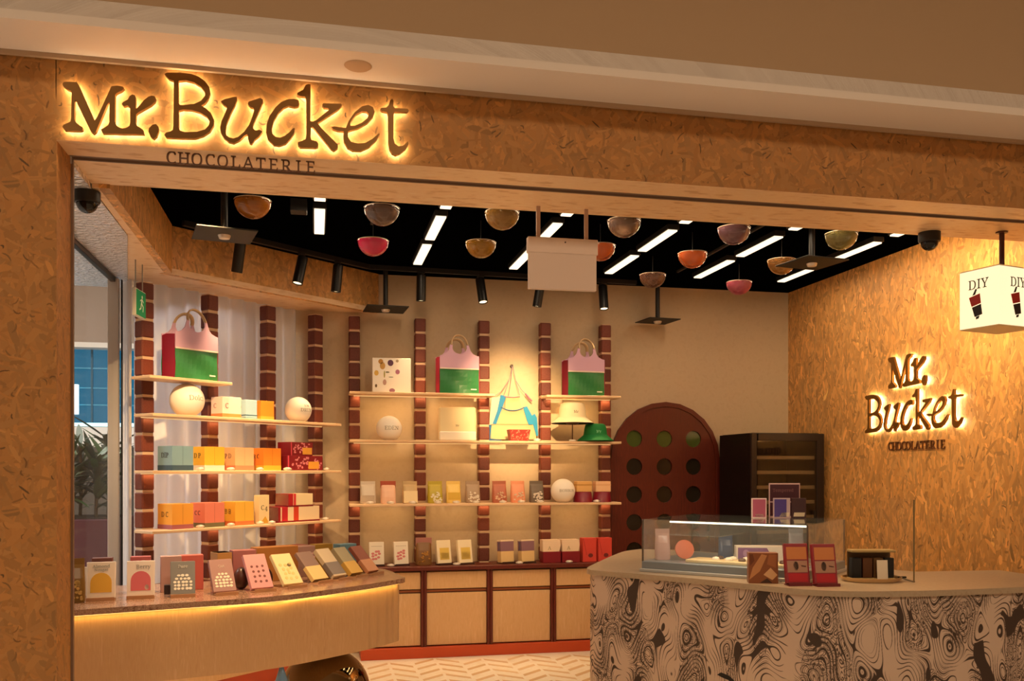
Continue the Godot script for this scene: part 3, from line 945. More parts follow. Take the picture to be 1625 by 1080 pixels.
func tote(label: String, at: Vector3, turn: float, w := 0.34, left := "#8c1434") -> void:
	var o := thing("tote_bag", label, "bag", at, turn, "lavender and green tote bags")
	var d := 0.15
	var st := S()
	for sx in [-1.0, 1.0]:
		pass
	# gussets with a fold down the middle
	for sx in [-1.0, 1.0]:
		var g := S()
		var poly := PackedVector2Array([Vector2(-d / 2 + 0.008, 0.0), Vector2(d / 2 - 0.008, 0.0), Vector2(d / 2 - 0.008, 0.300), Vector2(0.02, 0.308), Vector2(-d / 2 + 0.008, 0.300)])
		extr(g, poly, -0.006, 0.010, Transform3D(Basis(Vector3(0, 0, -1), Vector3.UP, Vector3.RIGHT), Vector3(sx * (w / 2 + (0.0 if sx > 0.0 else -0.004)), 0, 0)))
		put(g, "gusset", mat(left, 0.5), o)
	pbox(o, "base", Vector3(0, 0.006, 0), Vector3(w - 0.03, 0.012, d - 0.02), mat("#2f6b3a", 0.6))
	for sz in [1.0, -1.0]:
		# front and back panels, gently creased
		var lo := S()
		var n := 10
		for i in n:
			for j in 6:
				var f := func(a: int, b: int) -> Vector3:
					var x := -w / 2 + w * a / n
					var y := 0.21 * b / 6.0
					return Vector3(x, y, sz * (d / 2 + 0.006 * sin(a * 0.8 + b * 0.6) * sin(b * 0.52)))
				var p := [f.call(i, j), f.call(i + 1, j), f.call(i + 1, j + 1), f.call(i, j + 1)]
				var nn: Vector3 = (p[1] - p[0]).cross(p[3] - p[0]).normalized()
				if nn.z * sz < 0.0: nn = -nn
				tri(lo, p[0], p[1], p[2], nn)
				var n2: Vector3 = (p[2] - p[0]).cross(p[3] - p[0]).normalized()
				if n2.z * sz < 0.0: n2 = -n2
				tri(lo, p[0], p[2], p[3], n2)
		put(lo, "lower_panel", mat("#2f7d45", 0.33), o)
		var up := S()
		var k := w / 0.34
		var half := [Vector2(0.17, 0.20), Vector2(0.17, 0.312), Vector2(0.150, 0.316), Vector2(0.118, 0.330), Vector2(0.095, 0.356), Vector2(0.080, 0.405), Vector2(0.060, 0.405), Vector2(0.062, 0.372), Vector2(0.052, 0.350), Vector2(0.030, 0.334), Vector2(0.0, 0.328)]
		var poly := PackedVector2Array()
		for p in half: poly.append(Vector2(p.x * k, p.y))
		for i in range(half.size() - 2, -1, -1): poly.append(Vector2(-half[i].x * k, half[i].y))
		extr(up, poly, -0.003, 0.003, Transform3D(Basis.IDENTITY, Vector3(0, 0, sz * (d / 2 + 0.002))))
		put(up, "upper_panel", mat("#d3a9c4", 0.55), o)
		pbox(o, "seam", Vector3(0, 0.205, sz * (d / 2 + 0.004)), Vector3(w, 0.010, 0.006), mat("#ecdccb", 0.6), 0.001)
		var h := S()
		var pts := []
		for i in 13:
			var a := PI * i / 12.0
			pts.append(Vector3(cos(a) * 0.070 * k, 0.400 + sin(a) * (0.088 if sz > 0 else 0.066), sz * (d / 2 + 0.002) - sz * sin(a) * 0.035))
		tube(h, pts, 0.014, 8, 0.45)
		put(h, "handle", mat("#d4b48a", 0.55), o)
	pbox(o, "small_label", Vector3(w * 0.36, 0.035, d / 2 + 0.008), Vector3(0.05, 0.009, 0.003), mat("#e6efe0", 0.5), 0.001)

# ---------------------------------------------------------------- brick columns and shelves
func brick_column(label: String, at: Vector3, turn: float, w: float, courses: int, group: String) -> void:
	var o := thing("brick_column", label, "column", at, turn, group)
	pbox(o, "mortar_core", Vector3(0, courses * 0.065, 0), Vector3(w * 0.86, courses * 0.13, w * 0.86), mat("#cfae8f", 0.9), 0.0)
	var st := S()
	box(st, Vector3.ZERO, Vector3(w, 0.116, w), 0.009)
	var mesh := st.commit()
	if brick_mats.is_empty():
		for h in ["#5c2011", "#672613", "#541b0e", "#6e2b17"]:
			brick_mats.append(surf(speckle([h, Color(h).lightened(0.08).to_html(), Color(h).darkened(0.08).to_html()], 40 + brick_mats.size(), 0.05), 0.6, Vector3(3, 3, 3)))
	for i in courses:
		var b := MeshInstance3D.new()
		b.mesh = mesh
		b.material_override = brick_mats[rng.randi() % brick_mats.size()]
		b.name = "brick"
		o.add_child(b, true)
		b.position = Vector3(rng.randf_range(-0.001, 0.001), i * 0.13 + 0.068, rng.randf_range(-0.001, 0.001))

func shelf(label: String, at: Vector3, turn: float, size: Vector3, group: String, led: float) -> void:
	var o := thing("wall_shelf", label, "shelf", at, turn, group)
	pbox(o, "board", Vector3(0, -0.010, 0), Vector3(size.x, 0.020, size.z), wood_mats.shelf, 0.003)
	if led > 0.0:
		pbox(o, "led_strip", Vector3(0, -0.0225, -size.z / 2 + 0.02), Vector3(size.x - 0.08, 0.005, 0.012), glow(WARM_LED, 0.7), 0.0)
		area_light(o, Vector3(0, -0.027, -size.z / 2 + 0.02), Vector3(-PI / 2 + 0.25, 0, 0), Vector2(size.x - 0.08, 0.012), led, WARM_LED)

func SL(s: float, d: float, y: float) -> Vector3:
	return P(-1.145 + 0.7307 * s + 0.6828 * d, y, 6.61 + 0.6828 * s - 0.7307 * d)

func build_slanted_wall() -> void:
	var names := ["first brick column from the left, beside the exit sign", "second brick column from the left, behind the tote bag shelf", "third brick column from the left, behind the orange boxes", "fourth brick column from the left, behind the stacked red boxes"]
	var ss := [0.0, 0.53, 1.07, 1.567]
	# base cabinet the columns stand on
	var base := thing("low_cabinet", "low pale wood cabinet under the slanted curtain shelves", "cabinet", SL(0.60, 0.165, 0.0), TURN)
	pbox(base, "carcass", Vector3(0, 0.41, 0), Vector3(1.52, 0.62, 0.46), wood_mats.light)
	pbox(base, "top", Vector3(0, 0.735, 0), Vector3(1.56, 0.03, 0.50), wood_mats.red)
	pbox(base, "plinth", Vector3(0, 0.05, 0.0), Vector3(1.50, 0.10, 0.44), mat("#b8431c", 0.4))
	var ext := thing("column_plinth", "pale wood block under the fourth brick column", "cabinet", SL(1.595, 0.0, 0.0), TURN)
	pbox(ext, "block", Vector3(0, 0.375, 0), Vector3(0.24, 0.75, 0.2), wood_mats.light)
	for i in 4:
		brick_column("%s" % names[i], SL(ss[i], 0.0, 0.75), TURN, 0.094, 16, "brick shelf columns")
	shelf("highest slanted shelf, short, carrying a tote bag", SL(0.20, 0.155, 2.175), TURN, Vector3(0.66, 0.02, 0.21), "slanted shelves", 0.0)
	shelf("slanted shelf carrying two white globes and three cartons", SL(0.75, 0.155, 1.925), TURN, Vector3(1.72, 0.02, 0.21), "slanted shelves", LED[0])
	shelf("slanted shelf carrying blue, yellow and orange cartons", SL(0.75, 0.155, 1.545), TURN, Vector3(1.72, 0.02, 0.21), "slanted shelves", LED[1])
	shelf("lowest slanted shelf, carrying coral and yellow cartons", SL(0.75, 0.155, 1.145), TURN, Vector3(1.72, 0.02, 0.21), "slanted shelves", LED[2])
	# pleated sheer curtain behind the columns
	var cm := mat("#f1ede8", 0.8).duplicate() as StandardMaterial3D
	cm.backlight_enabled = true
	cm.backlight = Color(0.95, 0.95, 0.98)
	curtain("pale pleated sheer curtain hanging behind the brick columns", SL(0.035, -0.17, 0), SL(1.50, -0.17, 0), 0.02, 2.875, 11, 0.026, cm, 0.0)
	curtain("narrow gathered pale curtain edge beside the exit sign", P(-1.330, 0, 6.86), P(-1.245, 0, 6.72), 0.02, 2.872, 3, 0.012, cm, 0.06)
	tote("tote bag alone on the highest slanted shelf, lavender top and green base", SL(0.255, 0.150, 2.175), TURN, 0.345)
	# second shelf
	globe("white lettered globe under the tote bag on the slanted shelf", SL(0.235, 0.145, 1.925), TURN, 0.118, [["Dolci", 0.034, 0.12]])
	globe("white lettered globe at the right end of the slanted shelf", SL(1.25, 0.145, 1.925), TURN, 0.104, [["ION", 0.018, 0.30], ["DRUM", 0.026, -0.02]])
	var ink := "#4a2a2c"
	carton("gift_box", "pale pink carton with an orange foot beside the left globe", "box", SL(0.56, 0.150, 1.925), TURN, Vector3(0.165, 0.150, 0.13), "#efd9cf", {"bands": [[0.0, 0.20, "#d98a50"]], "left": [["C", 0.034, -0.02, 0.085, "#a05a58"]], "texts": [["C", 0.034, -0.045, 0.085, "#a05a58"]]}, "cartons on the slanted shelves")
	carton("gift_box", "light blue carton with a darker foot between pink and orange cartons", "box", SL(0.735, 0.150, 1.925), TURN, Vector3(0.105, 0.140, 0.13), "#9fc2d6", {"bands": [[0.0, 0.10, "#6f98a8"], [0.16, 0.22, "#2c5470"]], "left": [["O", 0.036, 0.0, 0.085, ink]]}, "cartons on the slanted shelves")
	carton("gift_box", "orange carton with a yellow foot right of the light blue carton", "box", SL(0.885, 0.150, 1.925), TURN, Vector3(0.125, 0.142, 0.13), "#ea8a24", {"bands": [[0.0, 0.18, "#dca63c"]], "left": [["2", 0.036, 0.0, 0.08, ink]]}, "cartons on the slanted shelves")
	# third shelf
	var c3 := [[0.150, "#7fa3b4", "#39566c", ["DIP", 0.034], "steel blue carton with a dark blue foot"], [0.410, "#f0b936", "#e9dccf", ["D P", 0.034], "bright yellow carton with a white foot"], [0.672, "#f2bd8c", "#e88f6a", ["P D", 0.034], "peach carton with a salmon foot"], [0.930, "#ec8a26", "#e0b437", ["R C", 0.030], "deep orange carton with a yellow foot"]]
	for c in c3:
		carton("gift_box", c[4] + " on the middle slanted shelf", "box", SL(c[0], 0.135, 1.545), TURN, Vector3(0.168, 0.168, 0.165), c[1], {"bands": [[0.0, 0.22, c[2]]], "left": [[c[3][0], c[3][1], 0.0, 0.105, "#2c2224"]], "front": [[PackedVector2Array([Vector2(-0.002, 0.038), Vector2(0.0005, 0.038), Vector2(0.0005, 0.166), Vector2(-0.002, 0.166)]), Color(c[1]).darkened(0.12).to_html()]]}, "cartons on the slanted shelves")
		price_tag(SL(c[0] + 0.125, 0.235, 1.545), TURN, c[4].split(" carton")[0] + " carton")
	red_set("wide red patterned gift box with yellow panel on the middle slanted shelf", SL(1.255, 0.14, 1.545), 0.37, 0.115, 0, 0.16)
	red_set("small red patterned gift box stacked on the wide red one", SL(1.225, 0.14, 1.660), 0.23, 0.105, 1, 0.15)
	price_tag(SL(1.065, 0.24, 1.545), TURN, "wide red patterned gift box")
	price_tag(SL(1.50, 0.20, 1.545), TURN, "right end of the middle slanted shelf")
	# fourth shelf
	var c4 := [[0.150, "#eca742", "#a8626a", ["D C", 0.034], "amber carton with a mauve foot"], [0.410, "#e38470", "#6f6a4c", ["C C", 0.030], "coral carton with an olive foot"], [0.672, "#f0bb48", "#df7c46", ["B B", 0.034], "golden yellow carton with an orange foot"]]
	for c in c4:
		carton("gift_box", c[4] + " on the lowest slanted shelf", "box", SL(c[0], 0.135, 1.145), TURN, Vector3(0.168, 0.172, 0.165), c[1], {"bands": [[0.0, 0.18, c[2]]], "left": [[c[3][0], c[3][1], 0.0, 0.10, "#3a2a20"]], "front": [[PackedVector2Array([Vector2(-0.002, 0.034), Vector2(0.0005, 0.034), Vector2(0.0005, 0.170), Vector2(-0.002, 0.170)]), Color(c[1]).darkened(0.12).to_html()]]}, "cartons on the slanted shelves")
		price_tag(SL(c[0] + 0.125, 0.235, 1.145), TURN, c[4].split(" carton")[0] + " carton")
	carton("gift_box", "tall narrow cream carton with a yellow corner on the lowest slanted shelf", "box", SL(0.875, 0.16, 1.145), TURN, Vector3(0.095, 0.215, 0.06), "#efd9a8", {"texts": [["C", 0.034, -0.018, 0.12, "#5a4a30"], ["4", 0.034, 0.018, 0.11, "#5a4a30"]], "front": [[PackedVector2Array([Vector2(-0.04, 0.004), Vector2(0.045, 0.004), Vector2(0.01, 0.055)]), "#d9a83c"]]}, "cartons on the slanted shelves")
	price_tag(SL(0.90, 0.245, 1.145), TURN, "tall narrow cream carton")
	striped_set("wide red and cream striped gift box on the lowest slanted shelf", SL(1.20, 0.14, 1.145), 0.42, 0.118, [[0.0, 0.05, "#8c1420"], [0.08, 0.22, "#c02632"], [0.36, 0.48, "#d2432c"]], "#ecd6b2")
	striped_set("small red and cream gift box on top of the wide striped one", SL(1.215, 0.14, 1.263), 0.25, 0.100, [[0.0, 0.18, "#b01c26"], [0.20, 0.30, "#d23a40"]], "#f0dcb0")
	price_tag(SL(1.49, 0.20, 1.145), TURN, "wide striped gift box")
	red_set("dark red gift box on the low cabinet behind the display table", SL(1.18, 0.16, 0.75), 0.24, 0.11, 2, 0.15)
	red_set("dark red gift box with an orange panel, topmost behind the display table", SL(1.18, 0.16, 0.86), 0.23, 0.10, 3, 0.15)

const LED := [0.15, 0.17, 0.17, 0.17]

func red_set(label: String, at: Vector3, w: float, h: float, kind: int, d: float) -> void:
	var o := thing("gift_box", label, "box", at, TURN, "red gift boxes")
	pbox(o, "body", Vector3(0, h / 2, 0), Vector3(w, h, d), mat("#7c1220", 0.4), 0.002)
	pbox(o, "ribbon", Vector3(-w * 0.5 + w * 0.04, h / 2, 0), Vector3(w * 0.03, h - 0.002, d + 0.002), mat("#d84a62", 0.4), 0.001)
	var st := S()
	var r := RandomNumberGenerator.new()
	r.seed = 60 + kind
	for i in int(w * 120):
		extr(st, circle(Vector2(r.randf_range(-0.36, 0.47) * w, h * r.randf_range(0.10, 0.92)), r.randf_range(0.006, 0.013), r.randf_range(0.005, 0.010), 8), d / 2 - 0.001, d / 2 + 0.0008)
	tag(put(st, "flower_print", mat("#d9828a", 0.5), o), "", "", "", "stuff")
	pbox(o, "panel", Vector3(w * 0.24, h * 0.35, d / 2), Vector3(w * 0.42 if w < 0.3 else w * 0.30, h * 0.50, 0.004), mat("#e0a03c", 0.45), 0.001)

func striped_set(label: String, at: Vector3, w: float, h: float, stripes: Array, hex: String) -> void:
	var o := thing("gift_box", label, "box", at, TURN, "red gift boxes")
	pbox(o, "body", Vector3(0, h / 2 + 0.004, 0), Vector3(w, h - 0.008, 0.15), mat(hex, 0.5), 0.002)
	pbox(o, "tray", Vector3(0, 0.006, 0), Vector3(w + 0.004, 0.012, 0.154), mat("#7c1220", 0.4), 0.001)
	for s in stripes:
		pbox(o, "stripe", Vector3(w * ((s[0] + s[1]) / 2 - 0.5), h / 2 + 0.006, 0), Vector3(w * (s[1] - s[0]), h - 0.010, 0.153), mat(s[2], 0.4), 0.001)

func curtain(label: String, a: Vector3, b: Vector3, y0: float, y1: float, pleats: int, amp: float, m: Material, flare: float) -> void:
	var st := S()
	var n := pleats * 8
	var dir := (b - a).normalized()
	var out := dir.cross(Vector3.UP).normalized() * -1.0
	var L := a.distance_to(b)
	var row := func(i: int, y: float, off: float) -> Vector3:
		var t := float(i) / n
		var k := 1.0 + (flare * (1.0 - (y - y0) / (y1 - y0)) / L)
		var ph := t * pleats * TAU
		return a + dir * (L - L * (1.0 - t) * k) + out * (amp * (sin(ph) + 0.35 * sin(ph * 0.53 + 1.0)) + off) + Vector3(0, y, 0)
	for side in [0.0, -0.003]:
		for i in n:
			var p := [row.call(i, y0, side), row.call(i + 1, y0, side), row.call(i + 1, y1, side), row.call(i, y1, side)]
			var nr := []
			for k in [i, i + 1, i + 1, i]:
				var t: Vector3 = row.call(k + 1, y0, 0.0) - row.call(k - 1, y0, 0.0)
				nr.append(t.cross(Vector3.UP).normalized() * (-1.0 if side == 0.0 else 1.0))
			stri(st, [p[0], p[1], p[2]], [nr[0], nr[1], nr[2]])
			stri(st, [p[0], p[2], p[3]], [nr[0], nr[2], nr[3]])
	var o := put(st, "curtain", m)
	tag(o, label, "curtain")

# ---------------------------------------------------------------- back wall
func build_back_wall() -> void:
	var red := wood_mats.red as Material
	var xs := [0.36, 0.874, 1.428, 1.978, 2.56]
	var where := ["leftmost, half hidden by the display table", "second from the left", "third from the left", "rightmost, half hidden by the counter"]
	for i in 4:
		var x0: float = xs[i]
		var x1: float = xs[i + 1]
		var w := x1 - x0
		var o := thing("base_cabinet", "low wooden base cabinet under the back shelves, %s" % where[i], "cabinet", P((x0 + x1) / 2, 0.09, 7.615), 0.0, "base cabinets along the back wall")
		pbox(o, "carcass", Vector3(0, 0.315, -0.02), Vector3(w - 0.002, 0.63, 0.27), mat("#3c130a", 0.5), 0.0)
		pbox(o, "drawer_front", Vector3(0, 0.545, 0.125), Vector3(w - 0.052, 0.142, 0.022), wood_mats.light)
		pbox(o, "door", Vector3(0, 0.225, 0.125), Vector3(w - 0.052, 0.430, 0.022), wood_mats.light)
		pbox(o, "rail", Vector3(0, 0.457, 0.118), Vector3(w - 0.050, 0.018, 0.014), mat("#8a4a22", 0.5), 0.001)
		pbox(o, "stile", Vector3(-w / 2 + 0.0125, 0.315, 0.135), Vector3(0.023, 0.63, 0.04), red, 0.002)
		pbox(o, "stile", Vector3(w / 2 - 0.0125, 0.315, 0.135), Vector3(0.023, 0.63, 0.04), red, 0.002)
	var top := pbox(self, "worktop", P(1.46, 0.7375, 7.605), Vector3(2.22, 0.035, 0.35), red, 0.004)
	tag(top, "long dark red wooden top over the back base cabinets", "worktop")
	var pl := pbox(self, "cabinet_plinth", P(1.46, 0.045, 7.60), Vector3(2.20, 0.09, 0.30), mat("#c94e22", 0.4), 0.003)
	tag(pl, "orange red plinth under the back base cabinets", "plinth")
	var cx := [0.318, 0.868, 1.416, 1.961, 2.51]
	var cn := ["fifth brick column, first on the back wall", "brick column on the back wall between flowery box and tote bag", "middle brick column of the back wall, left of the apron", "brick column on the back wall right of the apron", "last brick column, beside the arched door"]
	for i in 5:
		brick_column(cn[i], P(cx[i], 0.755, 7.70), 0.0, 0.092, 16, "brick shelf columns")
	var gr := "shelves on the back wall"
	shelf("upper back shelf carrying the flowery box and a tote bag", P(0.870, 2.185, 7.548), 0.0, Vector3(1.20, 0.02, 0.205), gr, LED[3])
	shelf("short upper back shelf carrying the rightmost tote bag", P(2.245, 2.185, 7.548), 0.0, Vector3(0.66, 0.02, 0.205), gr, LED[3] * 0.6)
	shelf("middle back shelf with the globe, apron and hats", P(1.425, 1.793, 7.548), 0.0, Vector3(2.31, 0.02, 0.205), gr, LED[3] * 1.3)
	shelf("lower back shelf with a long row of snack pouches", P(1.425, 1.270, 7.548), 0.0, Vector3(2.31, 0.02, 0.205), gr, LED[3] * 1.3)
	# top row
	var fb := carton("flower_box", "square white box with purple and gold flowers on the upper back shelf", "box", P(0.615, 2.185, 7.56), 0.0, Vector3(0.315, 0.285, 0.08), "#f4ece0", {"rough": 0.45})
	var blots := [[-0.09, 0.255, 0.020, 0.020, "#b8822e"], [-0.075, 0.22, 0.022, 0.030, "#c79a4a"], [-0.125, 0.16, 0.018, 0.022, "#d4ac4e"], [-0.01, 0.245, 0.024, 0.026, "#5c3050"], [0.048, 0.172, 0.018, 0.020, "#a86a86"], [0.003, 0.018, 0.024, 0.018, "#8c5c74"], [-0.058, 0.085, 0.015, 0.024, "#b89488"], [-0.128, 0.055, 0.009, 0.014, "#6a5030"], [0.045, 0.262, 0.012, 0.012, "#a8987c"], [-0.035, 0.168, 0.017, 0.006, "#6a6848"], [-0.006, 0.128, 0.020, 0.004, "#8a8a70"], [-0.06, 0.15, 0.006, 0.03, "#a89c50"]]
	for b in blots:
		var q := S()
		extr(q, circle(Vector2(b[0], b[1]), b[2], b[3], 14), 0.039, 0.0408)
		put(q, "flower_print", mat(b[4], 0.5), fb)
	tote("tote bag on the upper back shelf right of the flowery box", P(1.165, 2.185, 7.55), 0.10, 0.335)
	tote("tote bag on the upper back shelf above the bucket hats", P(2.265, 2.185, 7.55), 0.10, 0.335)
	# middle row
	globe("white lettered globe on the middle back shelf", P(0.595, 1.793, 7.55), 0.15, 0.106, [["EDEN", 0.030, 0.02]])
	var cl := thing("folded_tote", "folded cream cloth bag with a white lower half on the middle back shelf", "bag", P(1.165, 1.793, 7.55))
	pbox(cl, "cloth", Vector3(0, 0.142, -0.01), Vector3(0.315, 0.284, 0.045), mat("#ecd9ac", 0.85), 0.012)
	pbox(cl, "lower_flap", Vector3(0.002, 0.040, 0.002), Vector3(0.311, 0.078, 0.046), mat("#f4ecdc", 0.85), 0.008)
	lettering(cl, "Mr", 0.016, mat("#7d6c4a", 0.7), Transform3D(Basis.IDENTITY, Vector3(0, 0.128, 0.0135)), 0.0015)
	build_apron()
	var bk := thing("gift_basket", "small red speckled box in front of the apron", "box", P(1.695, 1.793, 7.56))
	var q := S()
	var prof := [Vector3(0.075, 0, 0.045), Vector3(0.092, 0.098, 0.055)]
	for f in [[1, 0], [-1, 0], [0, 1], [0, -1]]:
		var a: Vector3 = prof[0]
		var b: Vector3 = prof[1]
		if f[0] != 0:
			quad(q, Vector3(f[0] * a.x, 0, -a.z), Vector3(f[0] * a.x, 0, a.z), Vector3(f[0] * b.x, b.y, b.z), Vector3(f[0] * b.x, b.y, -b.z), Vector3(f[0], -0.17, 0).normalized())
		else:
			quad(q, Vector3(-a.x, 0, f[1] * a.z), Vector3(a.x, 0, f[1] * a.z), Vector3(b.x, b.y, f[1] * b.z), Vector3(-b.x, b.y, f[1] * b.z), Vector3(0, -0.1, f[1]).normalized())
	quad(q, Vector3(-0.092, 0.098, -0.055), Vector3(0.092, 0.098, -0.055), Vector3(0.092, 0.098, 0.055), Vector3(-0.092, 0.098, 0.055), Vector3.UP)
	quad(q, Vector3(-0.075, 0, -0.045), Vector3(0.075, 0, -0.045), Vector3(0.075, 0, 0.045), Vector3(-0.075, 0, 0.045), Vector3.DOWN)
	put(q, "body", mat("#8e2a20", 0.5), bk)
	q = S()
	for i in 46:
		var y := rng.randf_range(0.008, 0.090)
		extr(q, circle(Vector2(rng.randf_range(-0.074, 0.074), y), rng.randf_range(0.003, 0.006), -1.0, 6), 0.044 + y * 0.102, 0.0465 + y * 0.102)
	tag(put(q, "speckle_print", mat("#d07a62", 0.5), bk), "", "", "", "stuff")
	price_tag(P(1.845, 1.793, 7.50), 0.0, "apron")
	var hat := thing("bucket_hat", "cream bucket hat raised on a thin stand on the middle back shelf", "hat", P(2.17, 1.943, 7.55), 0.0, "bucket hats")
	hat_shape(hat, 0.115, 0.155, 0.185, mat("#ecdcb4", 0.85), mat("#2b2a22", 0.8), mat("#6a6450", 0.8))
	var hs := thing("hat_stand", "thin dark hat stand with a white foot under the cream hat", "stand", P(2.17, 1.793, 7.55))
	q = S()
	tube(q, [Vector3(0, 0.012, 0), Vector3(0, 0.16, 0)], 0.005, 8)
	put(q, "pole", mat("#4a2a1c", 0.5), hs)
	q = S()
	lathe(q, [Vector2(0, 0), Vector2(0.028, 0), Vector2(0.032, 0.010), Vector2(0.024, 0.018), Vector2(0, 0.018)], 18)
	put(q, "foot", mat("#efe6da", 0.5), hs)
	q = S()
	lathe(q, [Vector2(0, 0.148), Vector2(0.045, 0.146), Vector2(0.06, 0.16), Vector2(0, 0.164)], 18)
	put(q, "rest", mat("#4a2a1c", 0.5), hs)
	var gh := thing("bucket_hat", "green bucket hat on the middle back shelf below the cream one", "hat", P(2.375, 1.793, 7.545), 0.0, "bucket hats")
	hat_shape(gh, 0.098, 0.125, 0.160, mat("#0f7a36", 0.75), mat("#0c5a2a", 0.8), mat("#8fd0a0", 0.7))
	# lower row of pouches
	var row := [
		[0.424, "#d9cdbd", {"label": [PackedVector2Array([Vector2(-0.05, 0.01), Vector2(0.05, 0.01), Vector2(0.05, 0.07), Vector2(-0.05, 0.07)]), "#b9a894"]}, "pale grey pouch, first of the row on the lower back shelf"],
		[0.590, "#efc2a6", {"top": "#b3553e"}, "peach pouch with a brick red head on the lower back shelf"],
		[0.770, "#c9ac7c", {"label": [PackedVector2Array([Vector2(-0.058, 0.006), Vector2(0.058, 0.006), Vector2(0.058, 0.105), Vector2(-0.058, 0.105)]), "#f0dcae"]}, "tan pouch with a wide cream label on the lower back shelf"],
		[0.980, "#b8a62c", {"nuts": ["#f0ead0", 1]}, "olive green pouch with pale nuts on the lower back shelf"],
		[1.135, "#ecca6a", {"label": [PackedVector2Array([Vector2(-0.05, 0.03), Vector2(0.05, 0.03), Vector2(0.05, 0.09), Vector2(-0.05, 0.09)]), "#d4ae3e"]}, "pale yellow pouch on the lower back shelf"],
		[1.300, "#a88f76", {"nuts": ["#efe6d8", 2]}, "grey brown pouch with pale nuts left of the middle column"],
		[1.530, "#b86a50", {"nuts": ["#eec9a8", 3]}, "brick coloured pouch with peach nuts on the lower back shelf"],
		[1.690, "#ee9f78", {"nuts": ["#f4d8bc", 4]}, "salmon pouch with pale nuts on the lower back shelf"],
		[1.855, "#6f6152", {"nuts": ["#ece2d4", 5]}, "dark grey pouch with pale nuts, last of the row"]]
	for r in row:
		pouch(r[3], P(r[0], 1.270, 7.565), 0.10, 0.128, 0.185, 0.07, r[1], r[2], "pouches on the lower back shelf")
		price_tag(P(r[0] + 0.012, 1.270, 7.482), 0.0, r[3].split(" on the")[0].split(", ")[0].split(" left of")[0])
	globe("white lettered globe right of the pouches on the lower back shelf", P(2.085, 1.270, 7.55), 0.12, 0.106, [["BONBON", 0.022, 0.06]])
	for k in 2:
		var x: float = [2.265, 2.435][k]
		var o := thing("gift_pot", ["maroon pot with a cream top box beside the globe", "maroon pot with a cream top box at the end of the lower back shelf"][k], "gift pot", P(x, 1.270, 7.555), 0.0, "maroon gift pots")
		var s2 := S()
		lathe(s2, [Vector2(0, 0), Vector2(0.085, 0), Vector2(0.072, 0.09), Vector2(0, 0.09)], 24)
		put(s2, "pot", mat("#7d0f26", 0.35), o)
		pbox(o, "top_box", Vector3(0, 0.135, 0), Vector3(0.135, 0.09, 0.10), mat(["#e2b26c", "#efc296"][k], 0.5))
		pbox(o, "ribbon", Vector3(0, 0.150, 0), Vector3(0.137, 0.014, 0.102), mat(["#c9954c", "#e6b184"][k], 0.5), 0.001)
	price_tag(P(2.365, 1.270, 7.475), 0.0, "two maroon pots")
	# on the cabinet top
	for k in 2:
		var x: float = [0.495, 0.697][k]
		var sw := []
		for i in 9:
			sw.append(circle(Vector2(-0.028 + 0.024 * (i % 3) + rng.randf_range(-0.006, 0.006), 0.045 + 0.026 * (i / 3.0) + rng.randf_range(-0.004, 0.004)), 0.013, 0.010, 10))
		carton("chocolate_bar", "white chocolate carton with pink fruit print, %s" % ["leftmost on the back cabinet", "second on the back cabinet"][k], "chocolate bar", P(x, 0.755, 7.56), 0.08 + 0.12 * k, Vector3(0.122, 0.190, 0.03), "#f3ead8", {"tilt": 0.16, "stand": "#3a1d10", "front": [[sw, "#d98484"], [[PackedVector2Array([Vector2(-0.045, 0.152), Vector2(0.045, 0.152), Vector2(0.045, 0.155), Vector2(-0.045, 0.155)])], "#b8ac98"]]}, "chocolate cartons on the back cabinet")
	price_tag(P(0.605, 0.755, 7.50), 0.0, "gap between the two pink fruit cartons")
	var mp := pouch("mauve topped clear pouch of brown nuggets on the back cabinet", P(0.885, 0.755, 7.57), 0.0, 0.135, 0.225, 0.07, "#7c5426", {"top": "#a87068", "nuts": ["#c08a3c", 8]}, "")
	for k in 2:
		var x: float = [1.055, 1.235][k]
		carton("chocolate_bar", "cream chocolate carton with a yellow square, %s" % ["left one of the pair", "right one of the pair"][k], "chocolate bar", P(x, 0.755, 7.56), 0.30, Vector3(0.128, 0.195, 0.035), "#f3e4c2", {"tilt": 0.18, "stand": "#3a1d10", "front": [[PackedVector2Array([Vector2(-0.040, 0.030), Vector2(0.046, 0.030), Vector2(0.046, 0.130), Vector2(-0.040, 0.130)]), "#dfc05c"], [PackedVector2Array([Vector2(-0.030, 0.038), Vector2(0.036, 0.038), Vector2(0.036, 0.090), Vector2(-0.030, 0.090)]), "#ecd478"]]}, "chocolate cartons on the back cabinet")
	price_tag(P(1.15, 0.755, 7.49), 0.0, "cream cartons with yellow squares")
	for k in 2:
		var x: float = [1.585, 1.765][k]
		carton("chocolate_bar", "mauve and blue chocolate carton with a cream half, %s" % ["left one of two", "right one of two"][k], "chocolate bar", P(x, 0.755, 7.565), 0.30, Vector3(0.125, 0.190, 0.065), "#e6c68c", {"tilt": 0.05, "bands": [[0.5, 0.94, "#8a6674"], [0.94, 1.0, "#ead6b8"]], "left": [["I", 0.06, 0.0, 0.135, "#4a5a88"]], "stand": "#3a1d10"}, "chocolate cartons on the back cabinet")
	price_tag(P(1.685, 0.755, 7.48), 0.0, "mauve and blue cartons")
